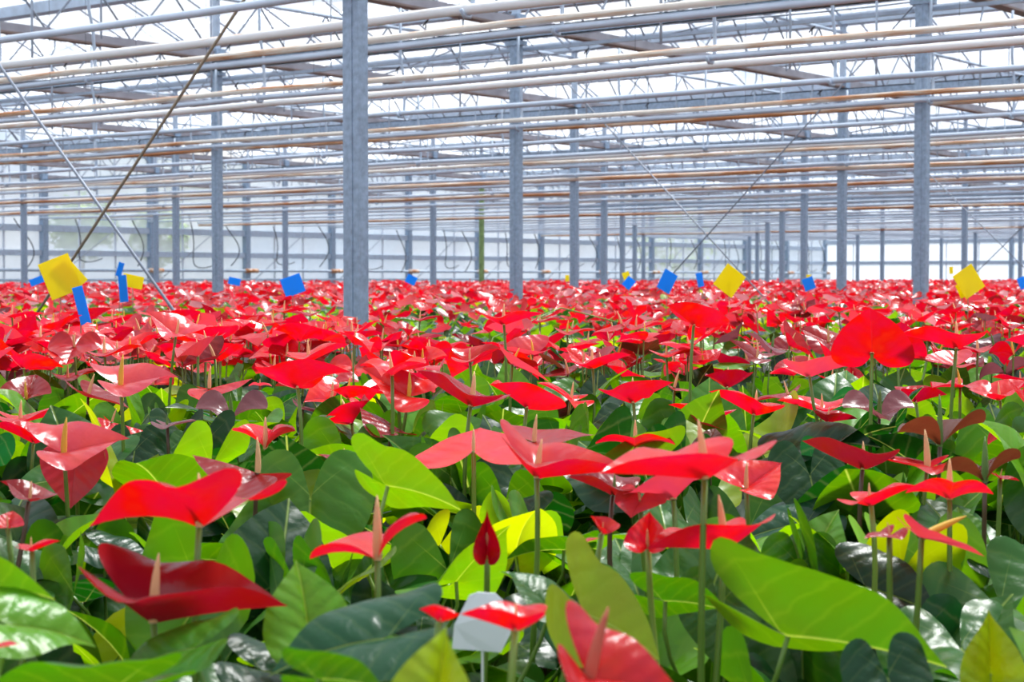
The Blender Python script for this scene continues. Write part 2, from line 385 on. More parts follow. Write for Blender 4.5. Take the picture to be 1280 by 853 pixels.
for c in cols:
    u, z, x, y, i, j = c
    o = empty('steel_column', (x, y, 0)); 
    pm = link('post', col_low, o); link('upper_post', col_up, o); link('base_plate', col_base, o); link('bracket', col_brk, o)
    if (i, j) == (-5, 4): pm.data = pm.data.copy(); pm.data.materials[0] = M['greenpost']
    if (i, j) == (0, 0): lab = 'thickest and nearest galvanised steel column, rising from behind the near bed'
    elif (i, j) == (0, 1): lab = 'tall grey steel column at the right, second thickest in view'
    elif (i, j) == (-1, 1): lab = 'grey steel column just right of the thickest one, near the picture centre'
    elif (i, j) == (-2, 1): lab = 'grey steel column standing left of the thickest one, nearest of the left-hand columns'
    elif c in vis: lab = 'slim grey steel column, %s from the left among all the columns' % ordinal(vis.index(c) + 1)
    else: lab = 'grey steel column outside the %s edge of the view, %s from that side' % ('left' if u < 0 else 'right', ordinal(1 + [q for q in cols if (q[0] < 0 if u < 0 else q[0] > 1280)].index(c)))
    tag(o, lab, 'column', 'steel columns in rows')
# pipes along X
bay = [GX + i * A_ for i in range(-7, 4)]
PH = 3.0                                                   # 1.35 above the eye
bigpipes = []
def pipe(name, y, z, r, m, lab, grp, hooks, sag=.012):
    xr = max(bay[0] + 2, min(XR, 5.9)); pts = []; n = 40
    for i in range(n + 1):
        x = WX + .1 + (xr - WX - .1) * i / n
        ph = ((x - GX) / A_) % 1.0
        pts.append((x, 0, -sag * math.sin(ph * math.pi)))
    o = empty(name, (0, y, z)); link('tube', MB().tube(pts, r, 10).mesh(name, m, True), o)
    for k in hooks: k(o, y, z, r)
    return tag(o, lab, 'pipe', grp)
def hang_hooks(o, y, z, r):                                 # long hooks from the cross beams down to the pipe
    top = 3.86 - z
    me = MB().tube([(0, .0, top), (0, 0, top * .55), (0, .035, top * .38), (0, .05, .10), (0, .045, .02), (0, .02, -r - .012), (0, -.02, -r - .014), (0, -.05, -r + .02)], .0115, 6).mesh('hanger_hook', M['steel_light'], True)
    for x in bay: 
        if x < XR: link('hanger_hook', me, o, (x + .12, 0, 0))
def loops(o, y, z, r):                                      # small dark clips riding on top of the pipe
    pts = [(0, 0, r), (0, 0, r + .045)] + [(.02 * math.sin(t) + .0, 0, r + .035 - .018 * math.cos(t + 1.4)) for t in [i * .8 for i in range(7)]]
    me = MB().tube(pts, .005, 4).mesh('clip', M['dark'])
    x = -1.7
    while x > WX: link('clip', me, o, (x, -.005, 0)); x -= 1.63
nblue = 33
companions = {1: 'tan', 2: 'both', 4: 'both2', 6: 'white', 7: 'tan', 8: 'rust', 9: 'tan', 10: 'rust2', 12: 'white', 13: 'tan', 15: 'rust', 18: 'tan', 21: 'white', 24: 'rust'}
for k in range(nblue):
    y = 6.12 + 1.6 * k
    pipe('heating_pipe', y, PH, .021, M['blue_pipe'], 'blue-grey steel pipe, %s blue-grey one from the top of the photo' % ordinal(k + 1), 'blue-grey overhead pipes', [hang_hooks] if k < 14 else [])
    c = companions.get(k)
    nm = ordinal(k + 1)
    if c in ('tan', 'both', 'both2'):
        pipe('heating_pipe', y, PH + .055 if k < 9 else PH + .06, .021, M['tan_pipe'], 'cream pipe with rust patches lying just above the %s blue-grey pipe' % nm, 'cream and rusty overhead pipes', [loops])
    if c in ('rust', 'rust2'):
        pipe('heating_pipe', y + .05, PH - .055, .026, M['rust_pipe'], 'heavily rusted brown pipe just under the %s blue-grey pipe' % nm, 'cream and rusty overhead pipes', [])
    if c == 'rust2': pipe('heating_pipe', y + .5, PH - .03, .024, M['rust_pipe'], 'heavily rusted pipe just behind the %s blue-grey pipe' % nm, 'cream and rusty overhead pipes', [])
    if c == 'both': pipe('heating_pipe', y + .35, PH + .0, .026, M['white_pipe'], 'off-white pipe running just below the %s blue-grey pipe' % nm, 'off-white overhead pipes', [])
    if c == 'both2': pipe('heating_pipe', y + .3, PH + .0, .022, M['rust_pipe'], 'rust-streaked pipe running just below the %s blue-grey pipe' % nm, 'cream and rusty overhead pipes', [])
    if c == 'white': pipe('heating_pipe', y + .35, PH, .024, M['white_pipe'], 'off-white pipe running just below the %s blue-grey pipe' % nm, 'off-white overhead pipes', [])
pipe('heating_pipe', 6.95, PH + .01, .027, M['white_pipe'], 'thick off-white pipe highest at the left, between first and second blue-grey pipes', 'off-white overhead pipes', [hang_hooks])
pipe('heating_pipe', 10.2, PH + .5, .012, M['tan_pipe'], 'thin cream pipe crossing the upper left corner above the rest', 'cream and rusty overhead pipes', [])
# cross beams along X on the column lines, and lattice trusses along Y
for j in range(0, 9):
    y = GY + 6.4 * j
    m_ = MB(); m_.box((WX + .1, y - .055, 3.79), (XR, y - .04, 3.89)); m_.box((WX + .1, y - .055, 3.79), (XR, y + .03, 3.80)); m_.box((WX + .1, y - .055, 3.88), (XR, y + .03, 3.89))
    t = empty('cross_beam', (0, 0, 0)); link('channel', m_.mesh('channel', M['steel']), t)
    link('cable_tray', MB().box((WX + .1, y + .09, 3.70), (XR, y + .13, 3.73)).mesh('cable_tray', M['steel_light']), t)
    tag(t, 'blue-grey steel beam running across the column tops, %s from the front' % ordinal(j + 1), 'beam', 'beams across the column tops')
# truss prototype, 6.4 m along Y
bc = MB().box((-.035, .05, 3.92), (.035, 6.35, 4.0)).mesh('bottom_chord', M['chord'])
bf = MB().box((-.06, .05, 3.90), (.06, 6.35, 3.918)).mesh('chord_flange', M['flange'])
tch = MB().tube([(0, .05, 4.56), (0, 6.35, 4.56)], .022, 6).mesh('top_chord', M['steel_light'])
webs = []
nw = 12
for q in range(nw):
    ya = .1 + 6.2 * q / nw; yb = .1 + 6.2 * (q + 1) / nw
    za, zb = (3.99, 4.55) if q % 2 == 0 else (4.55, 3.99)
    webs.append(MB().tube([(0, ya, za), (0, yb, zb)], .011, 5).mesh('web_bar', M['rod']))
sloped = MB().tube([(0, .05, 4.64), (0, 1.6, 5.32), (0, 3.2, 4.66), (0, 4.8, 5.32), (0, 6.35, 4.64)], .016, 5).mesh('rafter', M['steel_light'])
tie = MB().tube([(0.12, 1.6, 3.95), (.12, 1.6, 5.3)], .008, 5).tube([(0.12, 4.8, 3.95), (.12, 4.8, 5.3)], .008, 5).mesh('tie_rod', M['rod'])
drop = MB().tube([(0, 0, 3.05), (0, 0, 3.75), (0, .04, 3.82), (0, .04, 3.92)], .009, 5).mesh('drop_rod', M['steel_light'], True)
nt_ = 0
trs = []
for i in range(-7, 2):
    for j in range(-1, 9):
        x = GX + i * A_; y = GY + 6.4 * j
        u, v, z = project((x, y + 3.2, 4.2)); 
        if z > 6 and -500 < u < 1750: trs.append((z, x, y, i, j, u, v))
trs.sort()
for z, x, y, i, j, u, v in trs:
    t = empty('roof_truss', (x, y, 0)); link('bottom_chord', bc, t); link('chord_flange', bf, t); link('top_chord', tch, t); link('rafter', sloped, t); link('tie_rod', tie, t)
    for w in webs: link('web_bar', w, t)
    if z < 26:
        for q in (1.1, 2.7, 4.3, 5.6): link('drop_rod', drop, t, (0, q, 0))
    inv = 0 <= u <= 1280 and v > 0
    n_ = [q for q in trs if q[4] == j and 0 <= q[5] <= 1280 and q[6] > 0]
    if inv: lab = 'lattice roof truss in the %s bay from the front, %s from the left there' % (ordinal(j + 1), ordinal(sorted(q[5] for q in n_).index(u) + 1))
    else:
        m2 = sorted(q[5] for q in trs if q[4] == j and not (0 <= q[5] <= 1280 and q[6] > 0)); lab = 'roof truss mostly outside the frame, %s bay, number %s from the left there' % (ordinal(j + 1) if j >= 0 else 'nearest', ordinal(m2.index(u) + 1))
    tag(t, lab, 'roof truss', 'lattice roof trusses')
# curved wind-bracing rods and flexible hoses between the trusses: thin rods crossing under the glass
rr = random.Random(11); wbs = []
for k in range(34):
    i = rr.randint(-6, -1); j = rr.randint(1, 6); x = GX + i * A_; y = GY + 6.4 * j
    a = Vector((x, y + rr.uniform(0, 6), 4.05)); b = Vector((x + A_, a.y + rr.uniform(-2, 2), rr.uniform(4.3, 4.6))); mid_ = (a + b) / 2 + Vector((0, 0, -rr.uniform(.05, .25)))
    pts = [a.lerp(mid_, t) .lerp(mid_.lerp(b, t), t) for t in [q / 8 for q in range(9)]]
    wbs.append(link('wind_brace', MB().tube(pts, .010, 5).mesh('wind_brace', M['rod'], True))); wbs[-1]['u'] = project(mid_)[0]
wbs.sort(key=lambda o: o['u'])
for n, o in enumerate(wbs): tag(o, 'thin bent rod between roof trusses, %s from the left of such rods' % ordinal(n + 1), 'rod', 'thin rods under the roof glass'); del o['u']
# crossed brace rods between columns of the bay i = -1 .. 0
for j, nm in ((0, 'nearest crossed pair at the left'), (1, 'crossed pair behind the yellow diamond card'), (2, 'crossed pair above the yellow card at the right'), (3, 'smallest crossed pair far back')):
    y = GY + 6.4 * j; xa, xb = GX - A_, GX
    for s in (0, 1):
        za, zb = (.12, 3.85) if s == 0 else (3.85, .12)
        m_ = MB().tube([(xa, y + .06 + .04 * s, za), (xb, y + .06 + .04 * s, zb)], .0085 if j == 0 else .006, 6)
        o = link('brace_rod', m_.mesh('brace_rod', M['brown_rod'] if s == 0 and j == 0 else M['rod'], True))
        tag(o, '%s brace rod rising to the %s, %s' % ('brown' if s == 0 and j == 0 else 'grey', 'right' if s == 0 else 'left', nm), 'rod', 'crossed brace rods')
# thin vertical wires
for wi, (px, dep) in enumerate(((62, 12), (107, 12.5), (170, 11), (258, 12), (392, 11.5), (574, 11.5), (794, 13), (932, 13.5), (1199, 12.2))):
    p = at_depth(px, 60, dep)
    tag(link('hanging_wire', MB().tube([(p.x, p.y, 2.98), (p.x, p.y, 4.7)], .0018, 4).mesh('hanging_wire', M['dark'])), 'hair-thin vertical wire from roof to pipes, %s such wire from the left' % ordinal(wi + 1), 'wire', 'thin vertical wires')
# benches
def bench(y0, y1, lab):
    t = empty('bench', (0, 0, 0)); x0, x1 = WX + .8, 5.9
    link('bench_top', MB().box((x0, y0, .90), (x1, y1, .94)).mesh('bench_top', M['bench']), t)
    link('bench_rim', MB().box((x0, y0 - .02, .88), (x1, y0, .98)).box((x0, y1, .88), (x1, y1 + .02, .98)).mesh('bench_rim', M['alu']), t)
    for x in np.arange(x0 + .6, x1, 4.0):
        link('bench_leg', MB().box((x - .02, y0 + .15, 0), (x + .02, y0 + .19, .90)).box((x - .02, y1 - .19, 0), (x + .02, y1 - .15, .90)).mesh('bench_leg', M['steel']), t)
    tag(t, lab, 'bench')
bench(-1.2, 5.25, 'dark growing bench under the near bed of anthuriums')
for j in range(9):
    bench(GY + 6.4 * j + .12, GY + 6.4 * (j + 1) - (.12 if j < 8 else .8), 'dark growing bench under the far bed, %s strip beyond the aisle' % ordinal(j + 1))
# ================================================================ PLANTS
SP_OUT = [(0,.74),(.02,.71),(.08,.65),(.18,.54),(.29,.41),(.39,.26),(.46,.10),(.485,-.06),(.46,-.20),(.385,-.30),(.285,-.335),(.185,-.31),(.095,-.21),(.025,-.07)]
LF_OUT = [(0,.66),(.02,.635),(.08,.57),(.18,.47),(.28,.35),(.36,.22),(.41,.06),(.42,-.10),(.395,-.25),(.33,-.355),(.235,-.395),(.14,-.365),(.065,-.24),(.015,-.06)]
SP_LO = [(0,.74),(.20,.48),(.44,.12),(.42,-.22),(.15,-.26)]
LF_LO = [(0,.70),(.22,.40),(.39,.02),(.34,-.26),(.13,-.30)]
def smooth_out(pts):
    P_ = [(-pts[1][0], pts[1][1])] + list(pts) + [(-.0, pts[-1][1] + .06)]; res = []
    for i in range(1, len(P_) - 2):
        p0, p1, p2, p3 = P_[i-1], P_[i], P_[i+1], P_[i+2]; res.append(p1)
        if i == 1: res.append(((p1[0] + p2[0]) / 2, (p1[1] + p2[1]) / 2)); continue
        res.append(tuple((-p0[k] + 9*p1[k] + 9*p2[k] - p3[k]) / 16 for k in (0, 1)))
    res.append(pts[-1]); return res
def heart(out, ts, fl=.3, fr=.3, curl=0, lobe=0, tip=0, ruf=0, ph=0, wide=1.0):
    """heart-shaped blade in unit length: folded about its midrib, lobes and tip bent. returns verts, faces, flat coords"""
    n = len(out); ring = [(x, y) for x, y in out] + [(0.0, -.005)] + [(-x, y) for x, y in reversed(out[1:])]
    flat = [(0.0, 0.0)]; faces = []; R = len(ring)
    for t in ts: flat += [(x * t, y * t) for x, y in ring]
    for k in range(R): k2 = (k + 1) % R; faces.append((0, 1 + k2, 1 + k))
    for j in range(len(ts) - 1):
        for k in range(R):
            k2 = (k + 1) % R; a = 1 + j * R; faces.append((a + k, a + k2, a + R + k2, a + R + k))
    v = []
    for x, y in flat:
        X = x * wide; f = fl if X < 0 else fr; a = abs(X); ang = f + curl * a
        z = a * math.sin(ang); xx = math.copysign(a * math.cos(ang), X); yy = y
        if y < 0: z += lobe * (-y) ** 1.2 ; yy = y * (1 - .25 * abs(lobe))
        else: z += tip * y * y; yy = y * (1 - .25 * tip * tip)
        r = math.hypot(x, y); z += ruf * r * r * math.sin(7 * math.atan2(x, y + .1) + ph)
        v.append((xx, yy, z))
    return v, faces, flat
def heart_mesh(name, m, **k):
    lo = k.pop('lo', 0); leaf = k.pop('leaf', 0)
    out = (LF_LO if leaf else SP_LO) if lo else (LF_OUT if leaf else SP_OUT)
    fine = k.pop('fine', 0); ts = (.55, 1.0) if lo else ((.15, .32, .5, .68, .86, 1.0) if fine else (.22, .48, .76, 1.0))
    if fine: out = smooth_out(out)
    v, f, fl = heart(out, ts, **k); me = bpy.data.meshes.new(name); me.from_pydata(v, [], f); me.update()
    uv = me.uv_layers.new(name='flat'); li = np.zeros(len(me.loops), np.int32); me.loops.foreach_get('vertex_index', li)
    fa = np.array(fl) + np.array([.5, .35]); uv.data.foreach_set('uv', fa[li].astype(np.float32).ravel())
    me.materials.append(m); me.shade_smooth(); return me
def spadix_mesh(n=7, seg=7):
    m_ = MB(); L_ = 1.0; rs = [.085, .095, .09, .08, .066, .045, .012]
    for i, r in enumerate(rs):
        t = (i / (len(rs) - 1)) * L_ if i < len(rs) - 1 else L_
        for k in range(n): a = 2 * math.pi * k / n; m_.v.append((r * math.cos(a) + .08 * t * t, r * math.sin(a), t))
    for i in range(len(rs) - 1):
        for k in range(n): k2 = (k + 1) % n; m_.f.append((i*n+k, i*n+k2, (i+1)*n+k2, (i+1)*n+k))
    m_.f.append(tuple((len(rs)-1)*n + k for k in range(n)))
    return m_.mesh('spadix', M['spadix'], True)
SPX = spadix_mesh(8); SPX_LO = spadix_mesh(4)
TONE = {'e': (.30, .007, .011), 'r': (.64, .011, .015), 'b': (.75, .015, .018), 'k': (.66, .050, .065), 'm': (.40, .006, .011), 'd': (.27, .010, .012), 'o': (.13, .030, .012), 'p': (.20, .055, .065), 'w': (.62, .20, .22), 'g': (.16, .16, .03)}
SPC = {'peach': (.88, .50, .24), 'yellow': (.85, .50, .05), 'green': (.13, .26, .05), 'red': (.70, .16, .10)}
LT = {'g': (.022, .105, .010), 'd': (.006, .040, .010), 'l': (.085, .25, .008), 'y': (.22, .33, .006), 't': (.014, .065, .028), 'v': (.045, .165, .012), 'n': (.034, .135, .010)}
STEMC = {'g': (.13, .24, .035), 'b': (.09, .055, .03), 'l': (.20, .32, .05)}
def frame(az, pitch, roll, az_world=False):
    az, pitch, roll = math.radians(az), math.radians(pitch), math.radians(roll)
    h = (Vector((math.sin(az), math.cos(az), 0)) if az_world else CF * math.cos(az) + CR * math.sin(az))
    T = h * math.cos(pitch) + Vector((0, 0, math.sin(pitch))); N = -h * math.sin(pitch) + Vector((0, 0, math.cos(pitch)))
    X = T.cross(N); N2 = N * math.cos(roll) + X * math.sin(roll); X2 = T.cross(N2)
    m_ = Matrix.Identity(3); m_.col[0] = X2; m_.col[1] = T; m_.col[2] = N2
    return m_
def place(o, R, p, s):
    m_ = Matrix.Translation(p) @ R.to_4x4() @ Matrix.Diagonal((s, s, s, 1)); o.matrix_local = m_; return m_
def stem_pts(a, b, arrive, n=7, out=.35):
    a = Vector(a); b = Vector(b); L_ = (b - a).length; c1 = a + Vector((0, 0, L_ * .45)) + (b - a) * .05; c2 = b - arrive * (L_ * out)
    pts = []
    for i in range(n + 1):
        t = i / n; pts.append(a * (1-t)**3 + c1 * (3*t*(1-t)**2) + c2 * (3*t*t*(1-t)) + b * t**3)
    return pts
BZ = .94
pot_mesh = None
def make_pot():
    m_ = MB(); n = 12; prof = [(.050, 0), (.066, .105), (.072, .105), (.072, .122), (.064, .122), (.060, .100)]
    for r, z in prof:
        for k in range(n): a = 2 * math.pi * k / n; m_.v.append((r * math.cos(a), r * math.sin(a), z))
    for i in range(len(prof) - 1):
        for k in range(n): k2 = (k+1) % n; m_.f.append((i*n+k, i*n+k2, (i+1)*n+k2, (i+1)*n+k))
    m_.f.append(tuple(reversed(range(n)))); m_.f.append(tuple((len(prof)-1)*n + k for k in range(n)))
    return m_.mesh('pot', M['pot'])
POT = make_pot()
plants = []                     # dicts: o, x, y, hero labels
def new_plant(x, y):
    o = empty('anthurium', (x, y, BZ)); link('pot', POT, o)
    d = dict(o=o, x=x, y=y, h=[]); plants.append(d); return d
rs = random.Random(21)
def add_flower(pl, P, L_, R, tone, mesh=None, spad='peach', spl=None, lo=False, stemcol='g', mk=None, lean=.25):
    pl.setdefault('t', []).append({'r':'red','b':'red','k':'pink','w':'pink','m':'crimson','d':'maroon','e':'maroon','o':'brown','p':'purplish'}.get(tone, 'red')); o = pl['o']; q = P - o.location; bx = Vector((q.x, q.y, 0)) * .6; bx = bx.normalized() * min(bx.length, .05); base = Vector((bx.x + rs.uniform(-.01, .01), bx.y + rs.uniform(-.01, .01), .11))
    T = R.col[1]; N = R.col[2]; arr = (N * .35 + Vector((0, 0, 1))).normalized()
    pts = stem_pts(base, q, arr, 4 if lo else 8)
    if lo: st = link('flower_stem', MB().tube(pts, .0026, 3).mesh('flower_stem', M['stem'], True), o, color=STEMC[stemcol])
    else: st = link('flower_stem', MB().tube(pts, .0040, 6, .0030).mesh('flower_stem', M['stem'], True), o, color=STEMC[stemcol])
    me = mesh or heart_mesh('spathe', M['spathe'], **(mk or {}))
    c = TONE[tone]; j = rs.uniform(.88, 1.12)
    s_ = link('spathe', me, st, color=tuple(min(1, v * j) for v in c)); place(s_, R, q, L_)
    sl = spl or L_ * rs.uniform(.30, .40)
    d = (N * (1 - lean) + Vector((0, 0, 1)) * .6 + T * lean).normalized(); side = d.cross(T).normalized() if abs(d.dot(T)) < .99 else R.col[0]
    R2 = Matrix.Identity(3); R2.col[2] = d; R2.col[1] = side; R2.col[0] = side.cross(d)
    sc = SPC[spad]; x_ = link('spadix', SPX_LO if lo else SPX, st, color=sc)
    w = min(sl, .055) * .92
    x_.matrix_local = Matrix.Translation(q + N * .001) @ R2.to_4x4() @ Matrix.Diagonal((w, w, sl, 1))
    return st
def add_leaf(pl, P, L_, R, tone, mesh=None, lo=False, mk=None):
    o = pl['o']; base = Vector((rs.uniform(-.03, .03), rs.uniform(-.03, .03), .11)); q = P - o.location
    me = mesh or heart_mesh('leaf', M['leaf'], leaf=1, **(mk or {}))
    c = LT[tone]; j = rs.uniform(.8, 1.2)
    l_ = link('leaf', me, o, color=tuple(min(1, v * j) for v in c)); 
    ml = place(l_, R, q, L_)
    T = R.col[1]; arr = (R.col[2] * .75 + T * .25 + Vector((0, 0, .55))).normalized()
    inv = ml.inverted()
    pts = [inv @ p for p in stem_pts(base, q, arr, 3 if lo else 7, .3)]
    pt = MB().tube(pts, .0025 / L_, 3 if lo else 5).mesh('petiole', M['stem'], True)
    link('petiole', pt, l_, color=STEMC['l'] if tone in 'ly' else STEMC['g'])
    return l_
# plant sites: rows of pots on the two benches
sites = []
stp = .235
def site_grid(y0, y1, xlo, xhi):
    yy = y0; r = 0
    while yy < y1:
        xx = xlo + (stp / 2 if r % 2 else 0)
        while xx < xhi:
            x = xx + rs.uniform(-.03, .03); y = yy + rs.uniform(-.03, .03)
            u, v, z = project((x, y, 1.40))
            if z > .95 and -90 - 100/z < u < 1370 + 100/z: sites.append((z, x, y, u, v))
            xx += stp
        yy += stp * .9
site_grid(.35, 4.72, -9, 1.4)
near_sites = sorted(sites); sites = []
site_grid(6.52, 9.2, -14, -1.0)
far_sites = sorted(sites)
budget = 300
far_sites = far_sites[:max(0, budget - len(near_sites))]
print('SITES', len(near_sites), len(far_sites))

